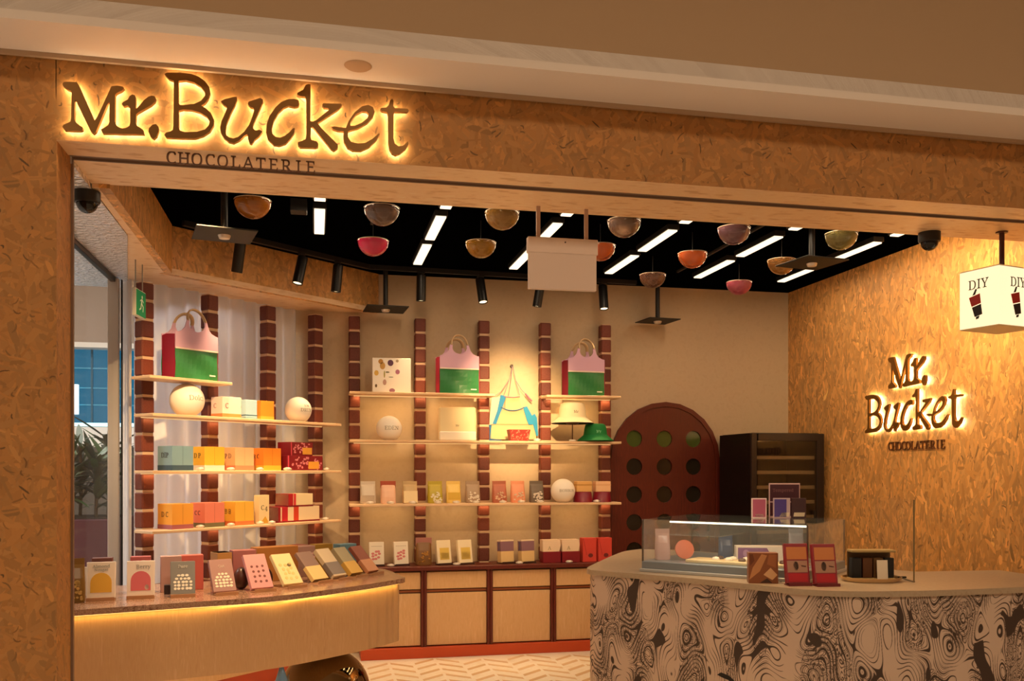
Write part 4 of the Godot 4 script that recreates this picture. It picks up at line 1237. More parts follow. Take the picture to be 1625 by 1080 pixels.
	for k in 2:
		var x: float = [1.975, 2.145][k]
		var o := carton("gift_box", "maroon gift box with folded cream lid, %s" % ["left one by the counter tip", "right one by the counter tip"][k], "box", P(x, 0.755, 7.565), 0.06, Vector3(0.160, 0.095, 0.10), "#84101f", {}, "maroon and cream gift boxes")
		var lid := S()
		extr(lid, PackedVector2Array([Vector2(-0.078, 0.092), Vector2(0.068, 0.092), Vector2(0.081, 0.150), Vector2(0.074, 0.195), Vector2(-0.080, 0.195), Vector2(-0.079, 0.13)]), -0.045, 0.045)
		put(lid, "folded_lid", mat("#efd5b6", 0.55), o)
		lettering(o, "A", 0.030, mat("#a08a5c", 0.6), Transform3D(Basis.IDENTITY, Vector3(-0.02, 0.125, 0.0456)), 0.0015)
	price_tag(P(2.12, 0.755, 7.475), 0.0, "maroon and cream gift boxes")
	for k in 2:
		var x: float = [2.315, 2.455][k]
		var o := carton("gift_bag", "coral red gift bag, %s" % ["left of the pair beside the counter tip", "right of the pair beside the arched door"][k], "bag", P(x, 0.755, 7.565), 0.08, Vector3(0.125, 0.205, 0.08), "#d9483c", {"front": [[circle(Vector2(0.008, 0.055), 0.022, 0.018, 16), "#7a2a28"], [PackedVector2Array([Vector2(-0.062, 0.204), Vector2(-0.030, 0.06), Vector2(-0.026, 0.06), Vector2(-0.056, 0.204)]), "#b8322c"]]}, "coral gift bags")
	build_door()
	build_fridge()

func hat_shape(o: Node3D, r: float, top: float, brim: float, m: Material, under: Material, mark: Material) -> void:
	var h := top + 0.03
	var st := S()
	lathe(st, [Vector2(brim * 0.98, 0.006), Vector2(brim, 0.010), Vector2(r * 1.12, 0.052), Vector2(r * 1.05, 0.062), Vector2(r * 0.98, h * 0.72), Vector2(r * 0.90, h * 0.93), Vector2(r * 0.70, h), Vector2(0, h)], 28)
	put(st, "crown", m, o)
	st = S()
	lathe(st, [Vector2(brim, 0.009), Vector2(brim * 0.97, 0.004), Vector2(r * 0.92, 0.034), Vector2(r * 0.9, h * 0.65), Vector2(0, h * 0.8)], 28)
	put(st, "lining", under, o)
	lettering(o, "Mr", 0.022, mark, Transform3D(Basis(Vector3.RIGHT, -0.08), Vector3(0.0, h * 0.55, r * 1.005)), 0.002)

func build_apron() -> void:
	var o := thing("apron", "cream and blue apron hanging by its straps between two brick columns", "apron", P(0, 0, 7.735))
	var conv := func(pts: Array) -> PackedVector2Array:
		var out := PackedVector2Array()
		for p in pts:
			# outline of the cloth in centimetres, hook at the top
			out.append(Vector2(1.677 + p[0] * 0.01, 1.81 + p[1] * 0.01))
		return out
	var parts := [
		["body", "#c9b486", [[-6.0, 37.5], [6.5, 37.5], [8.0, 27.5], [12.0, 26.5], [16.0, 17.0], [21.5, 12.0], [21.5, 0.5], [-19.0, 0.5], [-19.0, 12.5], [-14.0, 14.0], [-10.0, 25.0], [-6.5, 26.5]], 0.0],
		["side_cloth", "#d8cdb2", [[-18.5, 36.5], [-9.0, 37.5], [-13.0, 25.5], [-16.0, 13.5], [-24.0, 13.0]], 0.004],
		["side_panel", "#2a7fb4", [[-10.5, 39.0], [-5.5, 38.0], [-9.0, 28.0], [-14.5, 13.5], [-17.5, 14.0], [-13.5, 25.0]], 0.008],
		["side_panel", "#2a8fc0", [[9.5, 28.5], [13.0, 29.5], [17.5, 21.5], [20.0, 23.0], [22.0, 19.5], [27.5, 4.0], [21.5, 3.5], [18.5, 13.5], [14.5, 13.5], [13.0, 17.0]], 0.008],
		["side_panel", "#23689c", [[-24.5, 13.0], [-18.5, 12.5], [-20.0, -2.0], [-28.0, -3.0]], 0.008],
		["hem", "#2c5c84", [[-20.0, -3.0], [-10.0, -3.0], [-10.0, 0.0], [-19.5, 1.0]], 0.006],
		["pocket", "#b9a374", [[-14.0, 14.2], [14.0, 14.2], [14.0, 13.4], [-14.0, 13.4]], 0.004]]
	for p in parts:
		var st := S()
		var clipped := conv.call(p[2]) as PackedVector2Array
		for i in clipped.size():
			clipped[i].y = maxf(clipped[i].y, 1.7935)
			clipped[i].x = clampf(clipped[i].x, 1.470, 1.908)
		extr(st, clipped, p[3], p[3] + 0.006)
		put(st, p[0], mat(p[1], 0.85), o)
	var st := S()
	for s in [[[0, 64.5], [-3.5, 50], [-7.5, 39]], [[0.5, 64.5], [3.5, 50], [6.5, 39]], [[0, 64.5], [-1.5, 50], [-3.5, 38]], [[-3, 52], [-10, 42], [-16, 37.5]], [[3, 52], [8, 44], [12, 40]]]:
		var pts := []
		for p in s:
			pts.append(Vector3(1.677 + p[0] * 0.01, 1.81 + p[1] * 0.01, 0.010))
		tube(st, pts, 0.0028, 6)
	put(st, "strap", mat("#8d7c88", 0.8), o)
	st = S()
	tube(st, [Vector3(1.677 + 0.115, 2.215, 0.012), Vector3(1.677 + 0.15, 2.175, 0.012), Vector3(1.677 + 0.175, 2.15, 0.012)], 0.008, 8)
	tube(st, [Vector3(1.60, 2.185, 0.012), Vector3(1.69, 2.18, 0.014), Vector3(1.745, 2.188, 0.012)], 0.004, 6)
	put(st, "trim", mat("#a8687c", 0.8), o)
	st = S()
	var pts := []
	for i in 9:
		var t := -1.0 + i / 4.0
		pts.append(Vector3(1.677 + t * 0.105, 2.075 + 0.03 * t * t - 0.01, 0.012))
	tube(st, pts, 0.005, 6)
	put(st, "waist_cord", mat("#3c6484", 0.8), o)
	st = S()
	lathe(st, [Vector2(0, 0), Vector2(0.012, 0), Vector2(0.012, 0.03), Vector2(0, 0.03)], 12, Transform3D(Basis(Vector3.RIGHT, PI / 2), Vector3(1.677, 2.458, -0.038)))
	put(st, "hook", mat("#4a4038", 0.4, 0.6), o)

func strip_pieces(outer: PackedVector2Array, holes: Array, cuts: Array) -> Array:
	var edges := [-99.0]
	edges.append_array(cuts)
	edges.append(99.0)
	var pieces := []
	for i in edges.size() - 1:
		var side := PackedVector2Array([Vector2(edges[i], -99), Vector2(edges[i + 1], -99), Vector2(edges[i + 1], 99), Vector2(edges[i], 99)])
		for q in Geometry2D.intersect_polygons(outer, side):
			var left := [q]
			for h in holes:
				var next := []
				for l in left:
					next.append_array(Geometry2D.clip_polygons(l, h))
				left = next
			pieces.append_array(left)
	return pieces

func build_door() -> void:
	var o := struct_root("door_1", "dark red arched door with rows of round portholes in the back wall")
	o.position = P(3.108, 0, 7.78)
	var red := wood_mats.red as Material
	var outer := arch(1.05, 2.165, 0.0)
	var inner := arch(0.97, 2.125, 0.0)
	var st := S()
	for p in strip_pieces(outer, [inner], [0.0]):
		extr(st, p, -0.005, 0.035)
	put(st, "frame", red, o)
	var holes := []
	var cxs := [-0.300, -0.012, 0.270]
	for r in 6:
		for x in cxs:
			holes.append(circle(Vector2(x, 1.830 - r * 0.2515), 0.075, -1.0, 24))
	st = S()
	for p in strip_pieces(arch(0.966, 2.123, 0.002), holes, cxs):
		extr(st, p, 0.0, 0.024)
	put(st, "leaf", red, o)
	for r in 6:
		for x in cxs:
			var q := S()
			extr(q, circle(Vector2(x, 1.830 - r * 0.2515), 0.0745, -1.0, 24), 0.002, 0.006)
			put(q, "porthole", mat("#4c5a28", 0.12) if r == 0 else mat("#2b231a", 0.10), o)
	for k in 2:
		var q := S()
		box(q, Vector3(0.42 - 0.012, 0.98 + 0.0 * k, 0.05 if k == 0 else 0.032), Vector3(0.02, 0.16 if k == 0 else 0.05, 0.02), 0.004)
		put(q, "handle", mat("#3a2418", 0.3, 0.5), o)

func build_fridge() -> void:
	var o := thing("wine_fridge", "tall black glass fronted fridge between the arched door and the logo wall", "fridge", P(3.945, 0, 7.40))
	var bk := mat("#0e0b0a", 0.35)
	var w := 0.68
	var st := S()
	box(st, Vector3(-w / 2 + 0.015, 0.94, 0), Vector3(0.03, 1.84, 0.58))
	box(st, Vector3(w / 2 - 0.015, 0.94, 0), Vector3(0.03, 1.84, 0.58))
	box(st, Vector3(0, 1.85, 0), Vector3(w - 0.06, 0.03, 0.58))
	box(st, Vector3(0, 0.06, 0), Vector3(w - 0.06, 0.08, 0.58))
	box(st, Vector3(0, 0.95, -0.27), Vector3(w - 0.06, 1.76, 0.03))
	put(st, "body", bk, o)
	st = S()
	for s in [[-w / 2 + 0.025, 0.94, 0.05, 1.84], [w / 2 - 0.035, 0.94, 0.07, 1.84], [0, 1.828, w - 0.12, 0.064], [0, 0.06, w - 0.12, 0.08]]:
		box(st, Vector3(s[0], s[1], 0.31), Vector3(s[2], s[3], 0.04), 0.004)
	put(st, "door_frame", mat("#2a201c", 0.35, 0.3), o)
	st = S()
	box(st, Vector3(0, 0.95, 0.315), Vector3(w - 0.12, 1.70, 0.006))
	put(st, "glass", pane_mat(Color(0.12, 0.10, 0.08), 0.12), o)
	for i in 11:
		pbox(o, "shelf_front", Vector3(0, 1.655 - 0.128 * i, 0.24), Vector3(w - 0.09, 0.030, 0.02), mat("#8a7250", 0.5), 0.002)
		pbox(o, "shelf_rack", Vector3(0, 1.645 - 0.128 * i, -0.005), Vector3(w - 0.07, 0.012, 0.46), mat("#4a3a28", 0.6), 0.001)
	pbox(o, "handle", Vector3(w / 2 - 0.10, 0.95, 0.345), Vector3(0.016, 0.5, 0.016), mat("#3a3634", 0.3, 0.8), 0.004)
	for x in [-0.3, 0.3]:
		for z in [-0.24, 0.24]:
			var ft := S()
			lathe(ft, [Vector2(0, 0), Vector2(0.02, 0), Vector2(0.02, 0.02), Vector2(0, 0.02)], 10, Transform3D(Basis.IDENTITY, Vector3(x, 0, z)))
			put(ft, "foot", bk, o)

const PLAN := Basis(Vector3(1, 0, 0), Vector3(0, 0, -1), Vector3(0, 1, 0))   # plan outlines (x, depth) laid flat

func edge_sheet(st: SurfaceTool, line: PackedVector2Array, y0: float, y1: float, width_m: float, height_m: float, closed: bool) -> void:
	var run := 0.0
	var n := line.size()
	for i in (n if closed else n - 1):
		var a := line[i]
		var b := line[(i + 1) % n]
		var L := a.distance_to(b)
		var t := (b - a).normalized()
		var nr := Vector3(-t.y, 0, -t.x)
		if Geometry2D.is_polygon_clockwise(line): nr = Vector3(-t.y, 0, -t.x)
		else: nr = Vector3(t.y, 0, t.x)
		var p := [P(a.x, y0, a.y), P(b.x, y0, b.y), P(b.x, y1, b.y), P(a.x, y1, a.y)]
		var uv := [Vector2(run / width_m, 1.0 - (y0) / height_m), Vector2((run + L) / width_m, 1.0 - y0 / height_m), Vector2((run + L) / width_m, 1.0 - y1 / height_m), Vector2(run / width_m, 1.0 - y1 / height_m)]
		for tr in [[0, 1, 2], [0, 2, 3]]:
			var o: Array = tr
			if (p[tr[1]] - p[tr[0]]).cross(p[tr[2]] - p[tr[0]]).dot(nr) > 0.0:
				o = [tr[0], tr[2], tr[1]]
			for k in o:
				st.set_normal(nr)
				st.set_uv(uv[k])
				st.add_vertex(p[k])
		run += L

# ---------------------------------------------------------------- curved display table
func build_table() -> void:
	var front := spline([Vector2(-1.335, 4.475), Vector2(-1.115, 4.536), Vector2(-0.607, 4.692), Vector2(-0.192, 4.83), Vector2(0.204, 5.133), Vector2(0.38, 5.30), Vector2(0.515, 5.456)], 8)
	var back := spline([Vector2(0.530, 5.50), Vector2(0.42, 6.02), Vector2(0.15, 6.06), Vector2(-0.2, 5.80), Vector2(-0.7, 5.52), Vector2(-1.335, 5.42)], 8)
	var plan := PackedVector2Array(front)
	plan.append_array(back)
	var o := thing("display_table", "curved pale wood display table with stone top, lit edge and polished legs", "table", Vector3.ZERO)
	var st := S()
	extr(st, plan, 0.872, 0.900, Transform3D(PLAN, Vector3.ZERO), true)
	put(st, "stone_top", wood_mats.stone, o)
	var inset: PackedVector2Array = Geometry2D.offset_polygon(plan, -0.035, Geometry2D.JOIN_ROUND)[0]
	st = S()
	extr(st, inset, 0.520, 0.872, Transform3D(PLAN, Vector3.ZERO), true)
	put(st, "apron", wood_mats.veneer, o)
	# light strip under the lip of the top
	st = S()
	var lip: PackedVector2Array = spline([Vector2(-1.335, 4.475), Vector2(-1.115, 4.536), Vector2(-0.607, 4.692), Vector2(-0.192, 4.83), Vector2(0.204, 5.133), Vector2(0.38, 5.30), Vector2(0.505, 5.446)], 4)
	for i in lip.size() - 1:
		var a := lip[i]
		var b := lip[i + 1]
		var t := (b - a).normalized()
		var nin := Vector2(-t.y, t.x)
		var mid := (a + b) / 2 + nin * 0.022
		box(st, P(mid.x, 0.869, mid.y), Vector3(a.distance_to(b), 0.005, 0.010), 0.0, Basis(Vector3.UP, atan2(t.y, t.x)))
	var led := put(st, "led_strip", glow(Color(1.0, 0.78, 0.40), 1.6), o)
	for i in range(0, lip.size() - 4, 4):
		var a := lip[i]
		var b := lip[i + 4]
		var t := (b - a).normalized()
		var mid := (a + b) / 2 + Vector2(-t.y, t.x) * 0.020
		area_light(led, P(mid.x, 0.864, mid.y), Vector3(-PI / 2, atan2(t.y, t.x), 0), Vector2(a.distance_to(b), 0.008), 0.020 * a.distance_to(b) / 0.4, Color(1.0, 0.78, 0.40))
	# legs: a polished ball, a drop and a drum
	st = S()
	var prof := []
	for i in 21:
		var a := -PI / 2 + PI * i / 20.0
		prof.append(Vector2(0.26 * cos(a), 0.26 + 0.26 * sin(a)))
	lathe(st, prof, 40, Transform3D(Basis.IDENTITY, P(0.055, 0, 5.36)))
	put(st, "ball_leg", mat("#8a7454", 0.08, 1.0), o)
	st = S()
	lathe(st, [Vector2(0, 0), Vector2(0.11, 0.0), Vector2(0.125, 0.03), Vector2(0.115, 0.12), Vector2(0.085, 0.25), Vector2(0.05, 0.38), Vector2(0.022, 0.47), Vector2(0.008, 0.519), Vector2(0, 0.52)], 28, Transform3D(Basis.IDENTITY, P(-0.175, 0, 4.945)))
	tag(put(st, "drop_leg", mat("#7fa6d0", 0.15, 0.35), o), "blue polished drop shaped leg", "")
	st = S()
	lathe(st, [Vector2(0, 0), Vector2(0.16, 0), Vector2(0.16, 0.52), Vector2(0, 0.52)], 28, Transform3D(Basis.IDENTITY, P(-1.0, 0, 5.0)))
	put(st, "drum_leg", mat("#8a7454", 0.15, 1.0), o)
	# bars on little stands along the front
	var y := 0.90
	var dots := func(w: float, h: float, n: int, r: float, y0: float) -> Array:
		var out := []
		var g := RandomNumberGenerator.new()
		g.seed = n
		for row in 5:
			var k := 5 - (1 if row > 2 else 0) - (1 if row > 3 else 0)
			for i in k:
				out.append(circle(Vector2((i - (k - 1) / 2.0) * w / 5.0 + g.randf_range(-0.002, 0.002), y0 + row * h / 5.0), r * g.randf_range(0.75, 1.1), r * g.randf_range(0.6, 0.9), 8))
		return out
	var grid := func(r: float, jig: float) -> Array:
		var out := []
		var g := RandomNumberGenerator.new()
		g.seed = 3
		for row in 4:
			for i in 3:
				out.append(circle(Vector2((i - 1) * 0.030 + g.randf_range(-jig, jig), 0.040 + row * 0.030 + g.randf_range(-jig, jig)), r, r, 8))
		return out
	var gp := "chocolate bars along the display table"
	var sw := "#b78a64"
	carton("chocolate_bar", "white chocolate bar box with a yellow arch on the display table", "chocolate bar", P(-1.045, y, 4.86), 0.10, Vector3(0.132, 0.182, 0.025), "#f2e8dc", {"tilt": 0.12, "stand": sw, "front": [[arch(0.098, 0.098, 0.030), "#e5b545"]], "texts": [["Almond", 0.015, 0, 0.160, "#8f9a98"], ["Nougat", 0.013, 0, 0.143, "#8f9a98"]]}, gp)
	carton("chocolate_bar", "white chocolate bar box with a pink arch on the display table", "chocolate bar", P(-0.866, y, 4.90), 0.12, Vector3(0.132, 0.180, 0.025), "#f2e8e2", {"tilt": 0.12, "stand": sw, "front": [[arch(0.094, 0.098, 0.030), "#d86f7c"], [circle(Vector2(0.028, 0.046), 0.010, 0.014, 10), "#efd2cc"]], "texts": [["Berry", 0.018, 0.012, 0.150, "#9a9a9a"]]}, gp)
	carton("chocolate_bar", "grey chocolate bar box with white nut arch on the display table", "chocolate bar", P(-0.664, y, 4.905), 0.15, Vector3(0.120, 0.172, 0.025), "#7d7c7c", {"tilt": 0.30, "stand": sw, "front": [[dots.call(0.095, 0.085, 4, 0.0085, 0.030), "#f3eee2"]], "texts": [["Pure", 0.015, 0, 0.145, "#d9d4cc"]]}, gp)
	carton("chocolate_bar", "mauve chocolate bar box with white nut arch on the display table", "chocolate bar", P(-0.462, y, 4.94), 0.40, Vector3(0.120, 0.182, 0.025), "#a8807c", {"tilt": 0.50, "stand": sw, "front": [[dots.call(0.095, 0.085, 5, 0.0085, 0.030), "#f3ead6"]], "texts": [["Oat", 0.014, 0, 0.142, "#d9c4b8"]]}, gp)
	carton("chocolate_bar", "pink chocolate bar box dotted with brown drops on the display table", "chocolate bar", P(-0.278, y, 5.03), 0.50, Vector3(0.125, 0.205, 0.025), "#d99a9e", {"tilt": 0.58, "stand": sw, "front": [[grid.call(0.0075, 0.002), "#7a4440"]]}, gp)
	carton("chocolate_bar", "cream chocolate bar box with pale round nuts on the display table", "chocolate bar", P(-0.118, y, 5.155), 0.64, Vector3(0.125, 0.205, 0.025), "#e9d39c", {"tilt": 0.70, "stand": sw, "front": [[grid.call(0.010, 0.006), "#dcc07c"], [circle(Vector2(0.022, 0.125), 0.012, 0.012, 12), "#6a5426"]]}, gp)
	carton("chocolate_bar", "brown grey chocolate bar box with a cream lower half", "chocolate bar", P(0.030, y, 5.34), 0.82, Vector3(0.120, 0.205, 0.025), "#866a60", {"tilt": 0.76, "stand": sw, "bands": [[0.0, 0.48, "#dfc07e"]]}, gp)
	carton("chocolate_bar", "pale grey chocolate bar box with a slate lower half", "chocolate bar", P(0.142, y, 5.46), 0.85, Vector3(0.115, 0.210, 0.03), "#cdb99a", {"tilt": 0.76, "stand": sw, "bands": [[0.06, 0.50, "#80746e"]]}, gp)
	carton("chocolate_bar", "grey green chocolate bar box with a yellow lower half", "chocolate bar", P(0.245, y, 5.585), 0.88, Vector3(0.112, 0.205, 0.03), "#a89c7c", {"tilt": 0.76, "stand": sw, "bands": [[0.0, 0.45, "#ddb055"]]}, gp)
	carton("chocolate_bar", "terracotta chocolate bar box with a peach lower half, last on the display table", "chocolate bar", P(0.352, y, 5.705), 0.90, Vector3(0.112, 0.205, 0.025), "#9c5a48", {"tilt": 0.76, "stand": sw, "bands": [[0.0, 0.46, "#d99a72"]]}, gp)
	# second row behind them
	var g2 := "boxes in the second row of the display table"
	carton("gift_box", "dark brown box behind the yellow arch bar", "box", P(-1.09, y, 5.10), 0.1, Vector3(0.10, 0.190, 0.05), "#6e4038", {}, g2)
	carton("gift_box", "pink red box behind the pink arch bar", "box", P(-0.905, y, 5.12), 0.1, Vector3(0.10, 0.192, 0.05), "#b05a5c", {}, g2)
	carton("gift_box", "pale mauve box behind the grey nut bar", "box", P(-0.755, y, 5.13), 0.2, Vector3(0.105, 0.190, 0.05), "#b99490", {}, g2)
	carton("gift_box", "coral box right of the pale mauve box", "box", P(-0.660, y, 5.20), 0.2, Vector3(0.120, 0.188, 0.06), "#c9635c", {}, g2)
	carton("gift_box", "tan and dark red box between the two nut arch bars", "box", P(-0.510, y, 5.25), 0.45, Vector3(0.08, 0.195, 0.11), "#8e2e20", {"bands": [[0.45, 1.0, "#b8864a"]]}, g2)
	carton("gift_box", "dusty pink box behind the mauve nut bar", "box", P(-0.40, y, 5.32), 0.35, Vector3(0.13, 0.200, 0.07), "#a8686a", {}, g2)
	carton("gift_box", "long ochre box behind the pink dotted bar", "box", P(-0.235, y, 5.52), 0.50, Vector3(0.26, 0.200, 0.09), "#a86f34", {}, g2)
	carton("gift_box", "lilac grey box behind the brown grey bar", "box", P(-0.075, y, 5.70), 0.55, Vector3(0.13, 0.185, 0.07), "#a8847e", {"bands": [[0.60, 0.66, "#e0b8b0"], [0.72, 0.78, "#e0b8b0"]]}, g2)
	carton("gift_box", "mustard box behind the pale grey bar", "box", P(0.035, y, 5.83), 0.55, Vector3(0.125, 0.185, 0.07), "#a8822e", {}, g2)
	carton("gift_box", "light blue box at the far end of the display table", "box", P(0.185, y, 5.93), 0.55, Vector3(0.125, 0.175, 0.08), "#6f9cac", {}, g2)
	pouch("brown and gold foil pouch at the table end beside the pillar", P(-1.16, y, 4.80), 0.3, 0.11, 0.215, 0.07, "#7a5a22", {"rough": 0.3, "nuts": ["#c9a860", 12]}, "")
	carton("gift_box", "pale card with pointed edge half hidden behind the foil pouch", "box", P(-1.165, y, 5.02), -0.3, Vector3(0.10, 0.15, 0.012), "#d9cdbd", {"tilt": 0.12}, "")
	# dark egg shapes and a small cube between the rows
	for e in [[-0.395, 5.13, 0.042, "dark brown chocolate egg left of the pink dotted bar", "#4a2418"], [-0.268, 5.245, 0.036, "dark brown chocolate egg between the pink and cream bars", "#3c1c1c"]]:
		var s2 := S()
		var pr := []
		for i in 13:
			var a := -PI / 2 + PI * i / 12.0
			pr.append(Vector2(e[2] * cos(a) * (1.0 - 0.12 * sin(a)), e[2] * 1.45 * (1.0 + sin(a))))
		lathe(s2, pr, 20)
		var eg := put(s2, "chocolate_egg", mat(e[4], 0.35))
		eg.position = P(e[0], y, e[1])
		tag(eg, e[3], "chocolate egg", "chocolate eggs on the display table")
	var cube := carton("small_box", "small black cube beside the grey nut bar", "box", P(-0.755, y, 5.02), 0.1, Vector3(0.034, 0.050, 0.034), "#2b1c1e", {})

# ---------------------------------------------------------------- counter
func build_counter() -> void:
	var front := spline([Vector2(1.75, 5.64), Vector2(1.83, 5.53), Vector2(1.95, 5.40), Vector2(2.21, 5.08), Vector2(2.43, 4.735), Vector2(2.60, 4.49), Vector2(2.79, 4.37), Vector2(3.02, 4.325), Vector2(3.32, 4.30), Vector2(3.84, 4.315), Vector2(4.335, 4.33)], 6)
	var rest := PackedVector2Array([Vector2(4.335, 5.08), Vector2(3.75, 5.12), Vector2(3.55, 5.45), Vector2(3.42, 5.95), Vector2(3.20, 6.45), Vector2(2.86, 6.92)])
	rest.append_array(spline([Vector2(2.60, 7.05), Vector2(2.42, 6.90), Vector2(2.20, 6.56), Vector2(1.98, 6.18), Vector2(1.80, 5.86), Vector2(1.745, 5.73)], 4))
	var plan := PackedVector2Array(front)
	plan.append_array(rest)
	var o := thing("service_counter", "long curved counter with black marbled print and grey beige top", "counter", Vector3.ZERO)
	var st := S()
	extr(st, plan, 0.868, 0.900, Transform3D(PLAN, Vector3.ZERO), true)
	put(st, "top", surf(speckle(["#a8947c", "#b3a088", "#ac9880"], 51, 0.03), 0.35, Vector3(1.5, 1.5, 1.5)), o)
	var inset: PackedVector2Array = Geometry2D.offset_polygon(plan, -0.022, Geometry2D.JOIN_ROUND)[0]
	# begin the print at the counter's left tip so that it runs along the front
	var start := 0
	for i in inset.size():
		if inset[i].x < inset[start].x: start = i
	var line := PackedVector2Array()
	for i in inset.size():
		line.append(inset[(start + i) % inset.size()])
	st = S()
	edge_sheet(st, line, 0.0, 0.868, 3.3, 0.9, true)
	var m := StandardMaterial3D.new()
	m.albedo_texture = marbling()
	m.roughness = 0.55
	put(st, "printed_front", m, o)
	# one thick dark stroke of the large print low on the front
	var near := 0
	for i in line.size():
		if line[i].distance_to(Vector2(2.335, 4.90)) < line[near].distance_to(Vector2(2.335, 4.90)): near = i
	var t := (line[(near + 1) % line.size()] - line[near]).normalized()
	if t.x < 0.0: t = -t
	st = S()
	extr(st, PackedVector2Array([Vector2(-0.06, 0.345), Vector2(-0.035, 0.362), Vector2(0.02, 0.352), Vector2(0.06, 0.325), Vector2(0.085, 0.28), Vector2(0.05, 0.28), Vector2(0.02, 0.325), Vector2(-0.03, 0.335)]), 0.0, 0.003, Transform3D(Basis(Vector3(t.x, 0, -t.y), Vector3.UP, Vector3(t.x, 0, -t.y).cross(Vector3.UP)), P(line[near].x, 0, line[near].y)))
	put(st, "dark_stroke", mat("#171312", 0.5), o)
	build_case()
	var y := 0.90
	# boxes before the case
	var gb := carton("gift_box", "gold brown patterned gift box before the glass case", "box", P(2.515, y, 4.80), -0.32, Vector3(0.165, 0.175, 0.07), "#8c5230", {"rough": 0.35})
	for p in [[[Vector2(-0.08, 0.02), Vector2(-0.02, 0.07), Vector2(0.02, 0.16), Vector2(-0.01, 0.168), Vector2(-0.06, 0.09)], "#c4895a"], [[Vector2(0.00, 0.05), Vector2(0.05, 0.02), Vector2(0.078, 0.05), Vector2(0.04, 0.09)], "#dcae80"], [[Vector2(-0.02, 0.004), Vector2(0.02, 0.03), Vector2(0.05, 0.004)], "#3c241c"], [[Vector2(0.02, 0.11), Vector2(0.07, 0.09), Vector2(0.075, 0.165), Vector2(0.03, 0.165)], "#a4643c"], [[Vector2(-0.075, 0.10), Vector2(-0.05, 0.13), Vector2(-0.06, 0.168), Vector2(-0.078, 0.165)], "#6e3a22"]]:
		var q := S()
		extr(q, PackedVector2Array(p[0]), 0.034, 0.0362)
		put(q, "print", mat(p[1], 0.35), gb)
	var tops := []
	for k in 2:
		var sz := Vector3(0.135, 0.225, 0.03)
		carton("chocolate_bar", ["red and orange chocolate box leaning before the glass case, left", "red and orange chocolate box leaning before the glass case, right"][k], "chocolate bar", P([2.655, 2.795][k], y, [4.655, 4.60][k]), -0.14 + 0.03 * k, sz, "#8e2a34", {"tilt": 0.20, "stand": "#6a1c24", "rough": 0.35, "front": [[PackedVector2Array([Vector2(-0.058, 0.135), Vector2(0.058, 0.135), Vector2(0.058, 0.205), Vector2(-0.058, 0.205)]), "#c47a44"], [PackedVector2Array([Vector2(-0.058, 0.062), Vector2(0.058, 0.062), Vector2(0.058, 0.128), Vector2(-0.058, 0.128)]), "#a8806c"], [PackedVector2Array([Vector2(-0.055, 0.008), Vector2(0.055, 0.008), Vector2(0.055, 0.056), Vector2(-0.055, 0.056)]), "#b01824"], [circle(Vector2(-0.008, 0.098), 0.015, 0.026, 14), "#33211e"], [PackedVector2Array([Vector2(0.022, 0.095), Vector2(0.05, 0.091), Vector2(0.05, 0.098), Vector2(0.022, 0.102)]), "#5a3226"]]}, "red chocolate boxes before the case")
	# tray with a rack of small packs
	var tr := thing("serving_tray", "oval wooden serving tray on the counter right of the glass case", "tray", P(3.175, y, 4.74), -0.2)
	var st2 := S()
	lathe(st2, [Vector2(0, 0.0), Vector2(0.80, 0.0), Vector2(0.97, 0.5), Vector2(1.0, 1.0), Vector2(0.96, 1.0), Vector2(0.84, 0.35), Vector2(0, 0.35)], 36, Transform3D(Basis(Vector3(0.175, 0, 0), Vector3(0, 0.026, 0), Vector3(0, 0, 0.13)), Vector3.ZERO))
	put(st2, "dish", mat("#b8905e", 0.4), tr)
	pbox(tr, "handle", Vector3(0.182, 0.022, 0), Vector3(0.05, 0.010, 0.016), mat("#1c1614", 0.4), 0.003)
	var rk := thing("pack_rack", "wooden rack of small dark packs standing on the oval tray", "rack", P(3.175, y + 0.0092, 4.74), -0.2)
	pbox(rk, "top_board", Vector3(0, 0.168, 0), Vector3(0.255, 0.014, 0.085), mat("#a8905e", 0.5))
	pbox(rk, "bottom_board", Vector3(0, 0.006, 0), Vector3(0.255, 0.012, 0.085), mat("#a8905e", 0.5))
	pbox(rk, "back_board", Vector3(0, 0.087, -0.039), Vector3(0.255, 0.15, 0.008), mat("#6a4e2c", 0.5))
	for k in 4:
		pbox(rk, "pack", Vector3(-0.095 + k * 0.063, 0.070, 0.005), Vector3(0.056, 0.116, 0.05), mat(["#14161a", "#5a3416", "#6a4a28", "#101216"][k], 0.4), 0.002)
	var cd := carton("info_card", "small white printed card leaning on the pack rack", "card", P(3.205, y + 0.0095, 4.672), -0.2, Vector3(0.062, 0.118, 0.003), "#e4dac8", {"tilt": 0.08, "bev": 0.0005})
	# upright glass guard
	var gg := thing("glass_guard", "upright clear glass guard standing on the counter near the tray", "glass", P(3.468, y, 4.95), 1.30)
	var gs := S()
	box(gs, Vector3(0, 0.238, 0), Vector3(0.66, 0.476, 0.006))
	put(gs, "pane", pane_mat(Color(0.90, 0.95, 0.92), 0.015, 0.02, 0.15), gg)
	pbox(gg, "foot_rail", Vector3(0, 0.004, 0), Vector3(0.66, 0.008, 0.014), mat("#8a8478", 0.3, 0.6), 0.001)
	pbox(gg, "edge", Vector3(-0.330, 0.238, 0), Vector3(0.004, 0.476, 0.008), mat("#7a6a4c", 0.2), 0.0)

